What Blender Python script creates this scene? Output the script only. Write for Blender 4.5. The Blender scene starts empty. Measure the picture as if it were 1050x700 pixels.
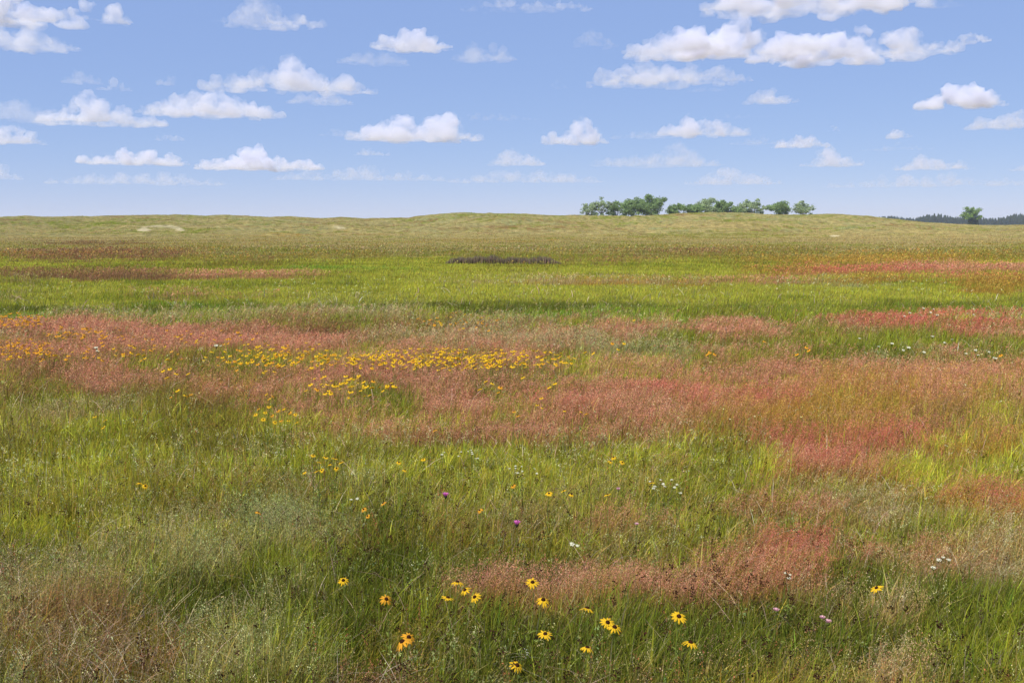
import bpy, math, random
import numpy as np
from mathutils import Vector, Matrix

R = math.radians
SC = bpy.context.scene
COL = SC.collection
rng = np.random.default_rng(7)
random.seed(7)
DO_CLOUDS = True
DO_GRASS = True
GRASS_MUL = 1.0

# ------------------------------------------------------------------ camera
F = 1020.8            # focal length in photograph pixels (35 mm lens)
CAM_H = 2.1
HORIZON = 229.0
PITCH = math.atan((350 - HORIZON) / F)
cam_d = bpy.data.cameras.new('camera')
cam_d.lens = 35.0
cam_d.sensor_width = 36.0
cam_d.clip_start = 0.05
cam_d.clip_end = 120000
cam = bpy.data.objects.new('camera', cam_d)
cam.location = (0, 0, CAM_H)
cam.rotation_euler = (math.pi / 2 - PITCH, 0, 0)
COL.objects.link(cam)
SC.camera = cam
CP, SP = math.cos(PITCH), math.sin(PITCH)


def ray(u, v):
    x = (u - 525) / F
    y = (350 - v) / F
    return np.array([x, CP + y * SP, -SP + y * CP])


def to_px(X, Y, Z):
    dz = Z - CAM_H
    dep = Y * CP - dz * SP
    up = Y * SP + dz * CP
    dep = np.where(dep < 0.2, 0.2, dep)
    return 525 + F * X / dep, 350 - F * up / dep


def at(u, v, z=0.0):
    """ground point (height z) seen along the ray of a photograph pixel"""
    d = ray(u, v)
    t = (z - CAM_H) / d[2]
    return d[0] * t, d[1] * t


def at_dist(u, v, Y):
    d = ray(u, v)
    t = Y / d[1]
    return d[0] * t, Y, CAM_H + d[2] * t


# ------------------------------------------------------------------ noise
_P = rng.permutation(4096).astype(np.int64)
_V = rng.random(4096)


def _h(i, j, k, s):
    return _V[_P[(_P[(_P[(i + s * 131) & 4095] + j) & 4095] + k) & 4095]]


def noise2(x, y, s=0):
    xi = np.floor(x).astype(np.int64); yi = np.floor(y).astype(np.int64)
    fx = x - xi; fy = y - yi
    fx = fx * fx * (3 - 2 * fx); fy = fy * fy * (3 - 2 * fy)
    a = _h(xi, yi, 0, s); b = _h(xi + 1, yi, 0, s)
    c = _h(xi, yi + 1, 0, s); d = _h(xi + 1, yi + 1, 0, s)
    return (a * (1 - fx) + b * fx) * (1 - fy) + (c * (1 - fx) + d * fx) * fy - 0.5


def fbm2(x, y, s=0, o=4):
    r = 0; a = 1.0
    for k in range(o):
        r = r + a * noise2(x * 2 ** k, y * 2 ** k, s + k * 17); a *= 0.55
    return r


def wide(X, Y, s=0, top=18.0, o=8, g=0.82, ay=1.0):
    r = 0; a = 1.0; tot = 0
    for k in range(o):
        q = 2 ** k / top; r = r + a * noise2(X * q + 3.3 * k, Y * q / ay + 1.7 * k, s + k * 19); tot += a * a; a *= g
    return r / math.sqrt(tot)


def noise3(x, y, z, s=0):
    xi = np.floor(x).astype(np.int64); yi = np.floor(y).astype(np.int64); zi = np.floor(z).astype(np.int64)
    fx = x - xi; fy = y - yi; fz = z - zi
    fx = fx * fx * (3 - 2 * fx); fy = fy * fy * (3 - 2 * fy); fz = fz * fz * (3 - 2 * fz)
    out = 0
    for dx in (0, 1):
        wx = fx if dx else 1 - fx
        for dy in (0, 1):
            wy = fy if dy else 1 - fy
            for dz in (0, 1):
                wz = fz if dz else 1 - fz
                out = out + wx * wy * wz * _h(xi + dx, yi + dy, zi + dz, s)
    return out - 0.5


def fbm3(p, sc, s=0, o=4, g=0.55):
    r = 0; a = 1.0
    for k in range(o):
        q = p / sc * 2 ** k + 37.7
        r = r + a * noise3(q[:, 0], q[:, 1], q[:, 2], s + k * 13); a *= g
    return r


# ------------------------------------------------------------------ object helpers
def tag(o, label=None, cat=None, group=None, kind=None):
    if label: o['label'] = label
    if cat: o['category'] = cat
    if group: o['group'] = group
    if kind: o['kind'] = kind
    return o


def link(name, me, parent=None):
    o = bpy.data.objects.new(name, me)
    COL.objects.link(o)
    if parent is not None:
        o.parent = parent
    return o


def empty(name, loc=(0, 0, 0), rz=0.0):
    o = bpy.data.objects.new(name, None)
    o.empty_display_size = 0.1
    o.location = loc
    o.rotation_euler = (0, 0, rz)
    COL.objects.link(o)
    return o


def mesh_np(name, V, faces, mat, col=None, smooth=False, mi=None):
    """faces: list of (M,k) int arrays"""
    me = bpy.data.meshes.new(name)
    V = np.asarray(V, dtype=np.float32)
    faces = [np.asarray(f, dtype=np.int32) for f in faces if len(f)]
    me.vertices.add(len(V))
    me.vertices.foreach_set('co', V.ravel())
    loops = np.concatenate([f.ravel() for f in faces])
    tot = np.concatenate([np.full(len(f), f.shape[1], dtype=np.int32) for f in faces])
    start = np.concatenate([[0], np.cumsum(tot)[:-1]]).astype(np.int32)
    me.loops.add(len(loops))
    me.loops.foreach_set('vertex_index', loops)
    me.polygons.add(len(tot))
    me.polygons.foreach_set('loop_start', start)
    try:
        me.polygons.foreach_set('loop_total', tot)
    except Exception:
        pass
    for m in (mat if isinstance(mat, (list, tuple)) else [mat]):
        me.materials.append(m)
    if mi is not None:
        me.polygons.foreach_set('material_index', np.asarray(mi, dtype=np.int32))
    if smooth:
        me.polygons.foreach_set('use_smooth', np.ones(len(tot), dtype=bool))
    me.update(calc_edges=True)
    if col is not None:
        a = me.color_attributes.new('Col', 'FLOAT_COLOR', 'POINT')
        c = np.ones((len(V), 4), dtype=np.float32); c[:, :3] = col
        a.data.foreach_set('color', c.ravel())
    return me


class MB:
    """small mesh collector in plain lists"""
    def __init__(s):
        s.v = []; s.f = []; s.m = []
    def add(s, vs, fs, mi=0):
        n = len(s.v); s.v += [tuple(v) for v in vs]
        s.f += [tuple(i + n for i in f) for f in fs]; s.m += [mi] * len(fs)
    def tube(s, pts, rad, n=5, mi=0, cap=True):
        pts = [Vector(p) for p in pts]; vs = []; fs = []
        for i, p in enumerate(pts):
            d = (pts[min(i + 1, len(pts) - 1)] - pts[max(i - 1, 0)]).normalized()
            a = d.orthogonal().normalized() if abs(d.z) < 0.9 else Vector((1, 0, 0)).cross(d).normalized()
            b = d.cross(a).normalized(); r = rad[i] if isinstance(rad, (list, tuple)) else rad
            for k in range(n):
                t = 2 * math.pi * k / n
                vs.append(p + a * math.cos(t) * r + b * math.sin(t) * r)
        for i in range(len(pts) - 1):
            for k in range(n):
                fs.append((i * n + k, i * n + (k + 1) % n, (i + 1) * n + (k + 1) % n, (i + 1) * n + k))
        if cap:
            fs.append(tuple(range(n))[::-1]); fs.append(tuple(range((len(pts) - 1) * n, len(pts) * n)))
        s.add(vs, fs, mi)
    def mesh(s, name, mats, smooth=False):
        me = bpy.data.meshes.new(name); me.from_pydata(s.v, [], s.f)
        for m in (mats if isinstance(mats, (list, tuple)) else [mats]): me.materials.append(m)
        me.polygons.foreach_set('material_index', s.m)
        if smooth: me.polygons.foreach_set('use_smooth', [True] * len(s.f))
        me.update(); return me
    def build(s, name, mats, parent=None, smooth=False):
        return link(name, s.mesh(name, mats, smooth), parent)


# ------------------------------------------------------------------ materials
def new_mat(name):
    m = bpy.data.materials.new(name); m.use_nodes = True
    nt = m.node_tree; nt.nodes.clear()
    out = nt.nodes.new('ShaderNodeOutputMaterial')
    return m, nt, out


def leaf_mat(name, color=None, trans=0.35, gloss=0.06, var=0.0, scale=30.0):
    """diffuse + translucent leaf; colour from the vertex colours or given"""
    m, nt, out = new_mat(name); N = nt.nodes; L = nt.links
    if color is None:
        c = N.new('ShaderNodeAttribute'); c.attribute_name = 'Col'; cs = c.outputs['Color']
    else:
        c = N.new('ShaderNodeRGB'); c.outputs[0].default_value = (*color, 1); cs = c.outputs[0]
    if var > 0:
        tc = N.new('ShaderNodeTexCoord'); no = N.new('ShaderNodeTexNoise')
        no.inputs['Scale'].default_value = scale
        L.new(tc.outputs['Object'], no.inputs['Vector'])
        mr = N.new('ShaderNodeMapRange'); mr.inputs['From Min'].default_value = .3; mr.inputs['From Max'].default_value = .7
        mr.inputs['To Min'].default_value = 1 - var; mr.inputs['To Max'].default_value = 1 + var
        L.new(no.outputs['Fac'], mr.inputs['Value'])
        vm = N.new('ShaderNodeVectorMath'); vm.operation = 'SCALE'
        L.new(cs, vm.inputs[0]); L.new(mr.outputs[0], vm.inputs['Scale']); cs = vm.outputs[0]
    d = N.new('ShaderNodeBsdfDiffuse'); t = N.new('ShaderNodeBsdfTranslucent')
    L.new(cs, d.inputs['Color']); L.new(cs, t.inputs['Color'])
    mx = N.new('ShaderNodeMixShader'); mx.inputs[0].default_value = trans
    L.new(d.outputs[0], mx.inputs[1]); L.new(t.outputs[0], mx.inputs[2]); o = mx.outputs[0]
    if gloss > 0:
        g = N.new('ShaderNodeBsdfGlossy'); g.inputs['Roughness'].default_value = 0.45
        g.inputs['Color'].default_value = (1, 1, 1, 1)
        m2 = N.new('ShaderNodeMixShader'); m2.inputs[0].default_value = gloss
        L.new(o, m2.inputs[1]); L.new(g.outputs[0], m2.inputs[2]); o = m2.outputs[0]
    L.new(o, out.inputs['Surface'])
    return m


def ground_mat():
    m, nt, out = new_mat('ground'); N = nt.nodes; L = nt.links
    c = N.new('ShaderNodeAttribute'); c.attribute_name = 'Col'
    g = N.new('ShaderNodeNewGeometry')
    n1 = N.new('ShaderNodeTexNoise'); n1.inputs['Scale'].default_value = 9.0; n1.inputs['Detail'].default_value = 6
    n2 = N.new('ShaderNodeTexNoise'); n2.inputs['Scale'].default_value = 0.9; n2.inputs['Detail'].default_value = 6
    L.new(g.outputs['Position'], n1.inputs['Vector']); L.new(g.outputs['Position'], n2.inputs['Vector'])
    def mr(n, a, b):
        r = N.new('ShaderNodeMapRange'); r.inputs['From Min'].default_value = .3; r.inputs['From Max'].default_value = .7
        r.inputs['To Min'].default_value = a; r.inputs['To Max'].default_value = b
        L.new(n.outputs['Fac'], r.inputs['Value']); return r
    a = mr(n1, .55, 1.4); b = mr(n2, .65, 1.35)
    mu = N.new('ShaderNodeMath'); mu.operation = 'MULTIPLY'
    L.new(a.outputs[0], mu.inputs[0]); L.new(b.outputs[0], mu.inputs[1])
    vm = N.new('ShaderNodeVectorMath'); vm.operation = 'SCALE'
    L.new(c.outputs['Color'], vm.inputs[0]); L.new(mu.outputs[0], vm.inputs['Scale'])
    bu = N.new('ShaderNodeBump'); bu.inputs['Strength'].default_value = 0.8; bu.inputs['Distance'].default_value = 0.15
    L.new(n1.outputs['Fac'], bu.inputs['Height'])
    d = N.new('ShaderNodeBsdfDiffuse'); d.inputs['Roughness'].default_value = 0.9
    L.new(vm.outputs[0], d.inputs['Color']); L.new(bu.outputs[0], d.inputs['Normal'])
    L.new(d.outputs[0], out.inputs['Surface'])
    return m


def bark_mat(name, col):
    m, nt, out = new_mat(name); N = nt.nodes; L = nt.links
    tc = N.new('ShaderNodeTexCoord'); no = N.new('ShaderNodeTexNoise')
    no.inputs['Scale'].default_value = 6; no.inputs['Detail'].default_value = 5
    L.new(tc.outputs['Object'], no.inputs['Vector'])
    cr = N.new('ShaderNodeValToRGB'); cr.color_ramp.elements[0].color = (*[c * .55 for c in col], 1)
    cr.color_ramp.elements[1].color = (*[c * 1.3 for c in col], 1)
    L.new(no.outputs['Fac'], cr.inputs[0])
    d = N.new('ShaderNodeBsdfPrincipled'); d.inputs['Roughness'].default_value = .9
    L.new(cr.outputs[0], d.inputs['Base Color']); L.new(d.outputs[0], out.inputs['Surface'])
    return m


def cloud_mat(name, density):
    m, nt, out = new_mat(name); N = nt.nodes; L = nt.links
    v = N.new('ShaderNodeVolumePrincipled')
    v.inputs['Color'].default_value = (0.93, 0.92, 0.975, 1)
    g = N.new('ShaderNodeNewGeometry'); no = N.new('ShaderNodeTexNoise')
    no.inputs['Scale'].default_value = 0.0042; no.inputs['Detail'].default_value = 3.5; no.inputs['Roughness'].default_value = .65
    L.new(g.outputs['Position'], no.inputs['Vector'])
    mr = N.new('ShaderNodeMapRange'); mr.inputs['From Min'].default_value = .38; mr.inputs['From Max'].default_value = .64
    mr.inputs['To Min'].default_value = 0.0; mr.inputs['To Max'].default_value = density * 2.2
    L.new(no.outputs['Fac'], mr.inputs['Value']); L.new(mr.outputs[0], v.inputs['Density'])
    v.inputs['Anisotropy'].default_value = 0.2
    L.new(v.outputs[0], out.inputs['Volume'])
    return m


# ------------------------------------------------------------------ world, sun
SUN_EL, SUN_AZ = 54.0, -138.0      # azimuth in degrees clockwise from +Y (camera direction); negative = left
world = bpy.data.worlds.new('World'); SC.world = world
world.use_nodes = True
wn = world.node_tree; wn.nodes.clear()
wo = wn.nodes.new('ShaderNodeOutputWorld'); bg = wn.nodes.new('ShaderNodeBackground')
sk = wn.nodes.new('ShaderNodeTexSky'); sk.sky_type = 'NISHITA'; sk.sun_disc = False
sk.sun_elevation = R(SUN_EL); sk.sun_rotation = R(SUN_AZ)
sk.altitude = 3000; sk.air_density = 1.0; sk.dust_density = 0.0; sk.ozone_density = 10.0
EXPO = 0.75
bg.inputs['Strength'].default_value = 0.108 / 2 ** EXPO
# tint of a humid summer sky: the clear sky scaled per channel plus an even pale veil
ml = wn.nodes.new('ShaderNodeVectorMath'); ml.operation = 'MULTIPLY_ADD'
ml.inputs[1].default_value = (0.73, 0.47, 0.26); ml.inputs[2].default_value = (1.88, 2.88, 5.85)
wn.links.new(sk.outputs[0], ml.inputs[0]); wn.links.new(ml.outputs[0], bg.inputs['Color'])
wn.links.new(bg.outputs[0], wo.inputs['Surface'])

sd = bpy.data.lights.new('sun', 'SUN'); sd.energy = 4.0; sd.angle = R(0.53); sd.color = (1, 0.975, 0.94)
sun = bpy.data.objects.new('sun', sd); COL.objects.link(sun)
# direction towards the sun
sv = Vector((math.sin(R(SUN_AZ)) * math.cos(R(SUN_EL)), math.cos(R(SUN_AZ)) * math.cos(R(SUN_EL)), math.sin(R(SUN_EL))))
sun.rotation_euler = sv.to_track_quat('Z', 'Y').to_euler()

SC.view_settings.view_transform = 'Standard'
SC.view_settings.look = 'None'
SC.view_settings.exposure = EXPO
SC.view_settings.gamma = 1.0
SC.view_settings.use_curve_mapping = False
cy = SC.cycles
cy.max_bounces = 12; cy.diffuse_bounces = 3; cy.glossy_bounces = 1; cy.transmission_bounces = 3
cy.transparent_max_bounces = 8; cy.volume_bounces = 10
cy.use_denoising = True
cy.caustics_reflective = False; cy.caustics_refractive = False
cy.sample_clamp_indirect = 4.0

# ------------------------------------------------------------------ terrain
_su = np.array([-400, 0, 60, 130, 180, 210, 300, 330, 350, 375, 420, 440, 480, 520, 560, 600, 640, 660, 690, 730, 800, 860, 885, 915, 945, 1000, 1050, 1500])
_sv = np.array([225, 224, 223, 221.5, 221, 223, 223, 224.3, 223, 225, 225, 222.5, 220.2, 220, 221.5, 222, 223, 222, 220.6, 219.8, 221, 221.2, 222.8, 225.6, 229, 231, 231, 231.])
RIDGE = 310.0


def terrain(X, Y):
    u = 525 + F * X / np.maximum(Y, 5.0)
    crest = CAM_H + RIDGE * (HORIZON - np.interp(u, _su, _sv)) / F
    crest = np.maximum(crest, 0.0)
    t = np.clip((Y - 142) / (RIDGE - 142), 0, 1)
    s = t * t * (3 - 2 * t)
    back = np.clip((Y - RIDGE) / 120.0, 0, 1)
    z = crest * s * (1 - 0.55 * back * back * (3 - 2 * back))
    far = np.clip((Y - 440) / 300.0, 0, 1); z = z * (1 - far)
    # dune hummocks on the slope
    hum = fbm2(X / 26, Y / 17, 3, 5) * 2.3 * np.clip(t * 3, 0, 1) * np.clip((1 - t) * 3, 0, 1)
    z = z + hum * np.clip(crest / 3, 0, 1)
    z = z + fbm2(X / 6.0, Y / 6.0, 9, 3) * 0.28 * np.clip((Y - 100) / 60, 0, 1) * np.clip((700 - Y) / 200, 0, 1)
    z = z + fbm2(X / 3.0, Y / 3.0, 5, 3) * 0.05
    return z


# vegetation kinds: leaf-ground colours in linear albedo
PAL = {
    'lime':  (0.310, 0.300, 0.038),
    'green': (0.140, 0.160, 0.014),
    'dark':  (0.075, 0.095, 0.012),
    'vivid': (0.150, 0.240, 0.030),
    'pink':  (0.350, 0.175, 0.080),
    'red':   (0.390, 0.130, 0.075),
    'brown': (0.190, 0.110, 0.040),
    'olive': (0.165, 0.158, 0.026),
    'sage':  (0.210, 0.215, 0.085),
    'tan':   (0.290, 0.225, 0.080),
    'orange': (0.270, 0.165, 0.028),
    'hill':  (0.270, 0.225, 0.085),
    'sand':  (0.380, 0.320, 0.180),
}
KEYS = list(PAL)
KI = {k: i for i, k in enumerate(KEYS)}
PALA = np.array([PAL[k] for k in KEYS])
# background mixture by row of the photograph
ROWS = [
    (215, dict(hill=.60, sage=.2, green=.3, brown=.06)),
    (232, dict(hill=.5, sage=.15, green=.2, tan=.3, brown=.16)),
    (244, dict(hill=.6, tan=.3, orange=.1, green=.1)),
    (252, dict(hill=.5, olive=.25, orange=.06, green=.25, tan=.15)),
    (259, dict(orange=.1, olive=.4, green=.4, hill=.3)),
    (265, dict(lime=.8, green=.25, olive=.1)),
    (275, dict(lime=.8, green=.2, olive=.1)),
    (294, dict(lime=.8, green=.25, tan=.05)),
    (301, dict(green=.6, dark=.1, lime=.3)),
    (307, dict(green=.6, dark=.45, vivid=.2)),
    (312, dict(vivid=.7, green=.2, lime=.2)),
    (318, dict(vivid=.3, lime=.5, green=.2, tan=.1)),
    (324, dict(pink=.3, olive=.25, brown=.1, tan=.15, lime=.2)),
    (345, dict(pink=.25, olive=.25, green=.25, tan=.1, lime=.2)),
    (370, dict(pink=.15, olive=.25, green=.3, orange=.1, lime=.25)),
    (430, dict(olive=.25, green=.40, tan=.08, sage=.15, lime=.35, brown=.05)),
    (520, dict(olive=.22, green=.44, dark=.08, sage=.13, tan=.08, lime=.35, brown=.03)),
    (600, dict(olive=.2, green=.45, dark=.06, sage=.10, tan=.10, lime=.30, brown=.03)),
    (720, dict(olive=.2, green=.5, dark=.08, sage=.08, tan=.08, lime=.25)),
]
# patches: cx, cy, rx, ry, kind, weight (their place on the ground follows from the view)
PATCH = [
    # hill and far field
    (90, 247, 32, 3, 'brown', 12), (85, 243, 60, 2.5, 'tan', 1), (165, 234, 22, 3.0, 'green', 1.5), (60, 228, 50, 3, 'green', 1), (100, 228, 60, 3, 'green', 1), (40, 243, 50, 3, 'tan', 1.4),
    (150, 237, 24, 2.2, 'sand', 0), (100, 258, 130, 5, 'brown', 1.8), (60, 256, 110, 3, 'orange', 1.0), (250, 262, 120, 3, 'brown', .4),
    (110, 276, 110, 3.6, 'brown', 4), (190, 276, 130, 3, 'pink', 2.6), (300, 277, 60, 2, 'pink', .8), (240, 294, 80, 2, 'pink', .7),
    (380, 270, 60, 3, 'vivid', 1), (420, 263, 60, 3, 'lime', 1.5), (560, 283, 150, 3, 'tan', 1.2), (760, 283, 120, 3, 'pink', .9), (620, 283, 90, 2.5, 'orange', .8),
    (740, 230, 90, 5, 'tan', 2), (740, 240, 110, 3, 'olive', 1), (930, 242, 120, 8, 'tan', 2), (700, 256, 130, 2.5, 'brown', .4), (600, 263, 70, 2, 'brown', 1),
    (930, 262, 160, 6, 'orange', 1.3), (870, 272, 90, 3, 'red', 3.2), (990, 277, 90, 4, 'red', 2.8), (960, 269, 90, 4, 'pink', 2), (1040, 286, 50, 10, 'orange', 1.5),
    (860, 285, 60, 3, 'sage', 1.5), (900, 281, 60, 3, 'orange', 1.2), (820, 274, 80, 3, 'orange', 1.2), (960, 292, 100, 4, 'lime', 1.5), (1000, 260, 60, 1.6, 'dark', 1),
    (860, 312, 230, 7, 'green', 2.6), (860, 308, 240, 5, 'dark', 1.0), (140, 307, 130, 5, 'vivid', 1.6), (520, 306, 200, 5, 'dark', 1.5), (360, 303, 80, 5, 'sage', .6),
    (60, 302, 60, 6, 'lime', 1.0),
    # 320-365
    (120, 331, 140, 9, 'pink', 3.20), (130, 334, 50, 6, 'brown', 2.80), (60, 352, 80, 6, 'pink', 3.52), (70, 352, 60, 5, 'red', 1.98), (30, 338, 50, 10, 'olive', 1.60), (250, 338, 110, 13, 'pink', 3.52), (250, 338, 90, 10, 'brown', 1.26), (130, 344, 45, 4, 'lime', 1.80),
    (440, 332, 100, 6, 'tan', 1.00), (450, 352, 90, 6, 'pink', 3.84), (470, 353, 70, 4, 'red', 1.76), (370, 345, 30, 6, 'lime', 1.40), (380, 330, 60, 6, 'brown', 1.68),
    (570, 334, 120, 9, 'sage', 1.60), (560, 340, 110, 10, 'tan', 1.20), (660, 348, 60, 11, 'sage', 3.00), (610, 358, 80, 5, 'lime', 1.40), (700, 335, 60, 8, 'green', 1.40),
    (780, 324, 120, 4, 'pink', 2.88), (960, 322, 100, 4.5, 'red', 3.6), (1020, 323, 60, 4, 'red', 3.5), (960, 322, 120, 5, 'pink', 2.0), (860, 342, 150, 11, 'green', 3.00), (930, 344, 120, 14, 'dark', 9), (930, 344, 130, 14, 'green', 4), (1020, 348, 60, 14, 'dark', 3.25), (960, 362, 90, 5, 'sage', 2.00),
    (800, 350, 80, 4, 'pink', 3.84), (720, 362, 60, 5, 'olive', 1.50), (800, 360, 60, 5, 'green', 1.20),
    # 365-440
    (300, 358, 80, 7, 'lime', 1.60), (280, 362, 45, 7, 'green', 1.50), (60, 372, 90, 10, 'dark', 1.30), (60, 372, 90, 10, 'olive', 1.40), (180, 372, 90, 10, 'brown', 1.68), (180, 370, 80, 9, 'green', 1.00),
    (410, 379, 90, 7, 'pink', 4.80), (330, 392, 70, 8, 'pink', 3.20), (250, 398, 50, 7, 'pink', 1.92), (128, 395, 22, 9, 'pink', 4.16), (60, 402, 90, 16, 'olive', 1.50), (60, 400, 80, 14, 'green', 1.30), (200, 420, 70, 20, 'olive', 1.50), (230, 425, 50, 16, 'brown', 1.96),
    (395, 396, 50, 9, 'green', 2.60), (405, 396, 25, 8, 'dark', 2.08), (340, 402, 30, 5, 'lime', 1.40), (470, 398, 50, 12, 'pink', 2.24), (540, 395, 60, 7, 'lime', 1.80), (600, 398, 40, 6, 'lime', 1.40), (600, 375, 90, 6, 'pink', 2.72), (600, 410, 90, 8, 'pink', 2.88), (650, 400, 70, 8, 'pink', 1.92), (660, 378, 60, 8, 'lime', 1.20),
    (440, 425, 110, 13, 'pink', 5.44), (400, 425, 60, 10, 'red', 3.08), (320, 420, 40, 12, 'pink', 3.20), (560, 430, 120, 10, 'pink', 2.56), (660, 428, 60, 10, 'pink', 2.56), (560, 430, 90, 8, 'tan', 0.80),
    (760, 370, 110, 6, 'pink', 3.84), (920, 372, 160, 7, 'pink', 3.84), (740, 384, 80, 5, 'lime', 2.40), (860, 388, 70, 5, 'lime', 1.40), (1030, 400, 40, 14, 'lime', 1.20), (770, 398, 60, 8, 'red', 4.40), (770, 400, 90, 10, 'pink', 3.20), (900, 405, 140, 16, 'orange', 3.30), (930, 395, 120, 10, 'pink', 2.40),
    (1000, 425, 90, 14, 'brown', 2.24), (980, 430, 90, 14, 'pink', 2.56), (860, 425, 90, 14, 'orange', 1.95), (860, 425, 100, 16, 'pink', 1.60),
    # 440-540
    (530, 455, 120, 18, 'green', 2.20), (570, 480, 110, 30, 'lime', 1.50), (500, 470, 90, 20, 'green', 1.60), (400, 460, 60, 14, 'green', 1.20), (850, 452, 34, 12, 'dark', 1.56), (930, 447, 50, 9, 'lime', 2.20), (930, 447, 50, 9, 'green', 1.20),
    (835, 474, 60, 13, 'red', 7.04), (830, 470, 75, 17, 'pink', 3.84), (1000, 495, 60, 15, 'pink', 4.16), (1000, 500, 45, 8, 'red', 3.96), (1010, 455, 60, 16, 'pink', 2.40), (1000, 455, 60, 14, 'orange', 2.25), (960, 476, 26, 12, 'lime', 2.80), (960, 476, 26, 12, 'green', 1.40),
    (745, 480, 50, 18, 'lime', 1.20), (740, 450, 60, 20, 'olive', 1.20), (740, 455, 50, 14, 'sage', 0.80), (680, 462, 40, 10, 'pink', 1.44), (880, 500, 60, 14, 'green', 1.50), (860, 505, 80, 10, 'tan', 1.40), (780, 515, 60, 10, 'pink', 1.28),
    (940, 525, 130, 12, 'tan', 1.00), (960, 530, 80, 16, 'green', 2.20), (860, 535, 60, 14, 'lime', 1.20), (920, 538, 40, 10, 'dark', 1.69),
    (40, 460, 60, 30, 'sage', 0.50), (60, 470, 80, 30, 'lime', 0.80), (120, 440, 60, 14, 'lime', 0.80), (300, 460, 70, 20, 'green', 1.00), (220, 500, 60, 20, 'olive', 0.90), (270, 530, 30, 26, 'sage', 2.40), (210, 556, 34, 16, 'tan', 1.40), (215, 556, 34, 16, 'sage', 1.80), (320, 535, 40, 10, 'sage', 1.40), (380, 550, 40, 40, 'dark', 1.30), (400, 500, 50, 20, 'sage', 0.70),
    # broad warm wash over the right half of the middle ground
    (900, 420, 260, 60, 'pink', 1.12), (930, 420, 240, 55, 'orange', 1.05), (700, 410, 200, 35, 'pink', 0.80), (1000, 470, 120, 50, 'pink', 1.12), (960, 500, 140, 40, 'orange', 0.75),
    (740, 384, 90, 6, 'lime', 2.60), (660, 398, 90, 6, 'green', 1.80), (880, 388, 80, 5, 'lime', 2.00), (830, 414, 90, 6, 'green', 1.60), (940, 408, 60, 6, 'lime', 1.60), (1030, 398, 40, 9, 'lime', 2.20), (760, 432, 100, 9, 'green', 1.60), (870, 448, 70, 9, 'green', 2.00), (930, 447, 60, 8, 'lime', 2.40),
    (620, 362, 90, 5, 'lime', 2.20), (700, 354, 60, 4, 'green', 1.50), (540, 397, 80, 6, 'lime', 2.40), (700, 480, 70, 22, 'green', 1.60), (880, 505, 80, 12, 'green', 1.80), (160, 361, 120, 4, 'lime', 1.80), (350, 361, 90, 4, 'lime', 2.20),
    (150, 402, 90, 8, 'green', 1.40), (80, 390, 90, 8, 'brown', 1.68), (200, 440, 90, 12, 'brown', 1.68), (60, 372, 80, 8, 'brown', 1.40),
    (800, 336, 120, 5, 'green', 2.00), (560, 322, 300, 3, 'lime', 1.20),
    (860, 440, 160, 12, 'red', 1.10), (640, 385, 160, 8, 'red', 1.32), (930, 372, 130, 6, 'red', 1.54), (880, 398, 110, 6, 'red', 1.54),
    (180, 385, 150, 12, 'brown', 2.6), (60, 378, 90, 10, 'brown', 2.2), (190, 425, 80, 18, 'brown', 2.6), (230, 405, 60, 10, 'orange', 1.2), (120, 450, 60, 10, 'orange', .8), (240, 470, 50, 14, 'brown', 1.0),
    (620, 592, 190, 15, 'pink', 8), (900, 566, 110, 8, 'pink', 5), (830, 575, 60, 12, 'red', 3), (480, 597, 60, 10, 'pink', 3), (770, 575, 60, 18, 'red', 5), (540, 470, 150, 22, 'lime', 1.6),
    # 540-700
    (640, 530, 60, 9, 'pink', 2.88), (600, 532, 30, 6, 'pink', 1.60), (560, 550, 120, 18, 'green', 1.60), (560, 595, 110, 16, 'pink', 6.40), (660, 592, 70, 18, 'pink', 7.20), (740, 585, 60, 16, 'pink', 7.20), (785, 562, 40, 20, 'red', 8.80), (770, 570, 50, 22, 'pink', 4.80),
    (840, 577, 45, 12, 'red', 3.96), (860, 565, 60, 8, 'pink', 3.20), (830, 600, 50, 12, 'pink', 2.88), (940, 563, 80, 7, 'pink', 4.16), (1020, 558, 50, 8, 'tan', 2.00), (1020, 558, 50, 8, 'pink', 2.56), (880, 560, 30, 6, 'red', 3.08),
    (900, 590, 120, 18, 'green', 3.00), (860, 585, 60, 12, 'dark', 2.08), (980, 600, 80, 20, 'dark', 1.82), (600, 630, 150, 18, 'green', 2.00), (640, 640, 150, 22, 'dark', 2.08), (820, 640, 120, 20, 'dark', 2.34), (940, 668, 60, 22, 'tan', 1.60), (930, 668, 40, 18, 'pink', 2.24), (900, 615, 60, 9, 'tan', 1.00), (1010, 650, 60, 40, 'green', 2.40), (1000, 655, 60, 40, 'dark', 1.56), (780, 680, 80, 20, 'olive', 1.40),
    (100, 620, 130, 50, 'olive', 1.80), (90, 640, 120, 50, 'olive', 2.0), (90, 640, 110, 50, 'brown', 1.0), (50, 650, 60, 40, 'tan', 1.2), (60, 600, 80, 40, 'tan', 0.90), (120, 670, 80, 30, 'tan', 1.20), (220, 600, 60, 30, 'dark', 1.04), (300, 640, 60, 40, 'green', 1.00), (240, 660, 70, 30, 'sage', 0.80), (270, 620, 50, 12, 'sage', 0.80), (420, 640, 60, 40, 'olive', 1.20), (350, 620, 60, 40, 'dark', 1.17), (30, 520, 40, 20, 'lime', 0.60),
    (520, 650, 30, 14, 'sage', 1.60), (380, 690, 60, 14, 'brown', 1.12),
]


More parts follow.
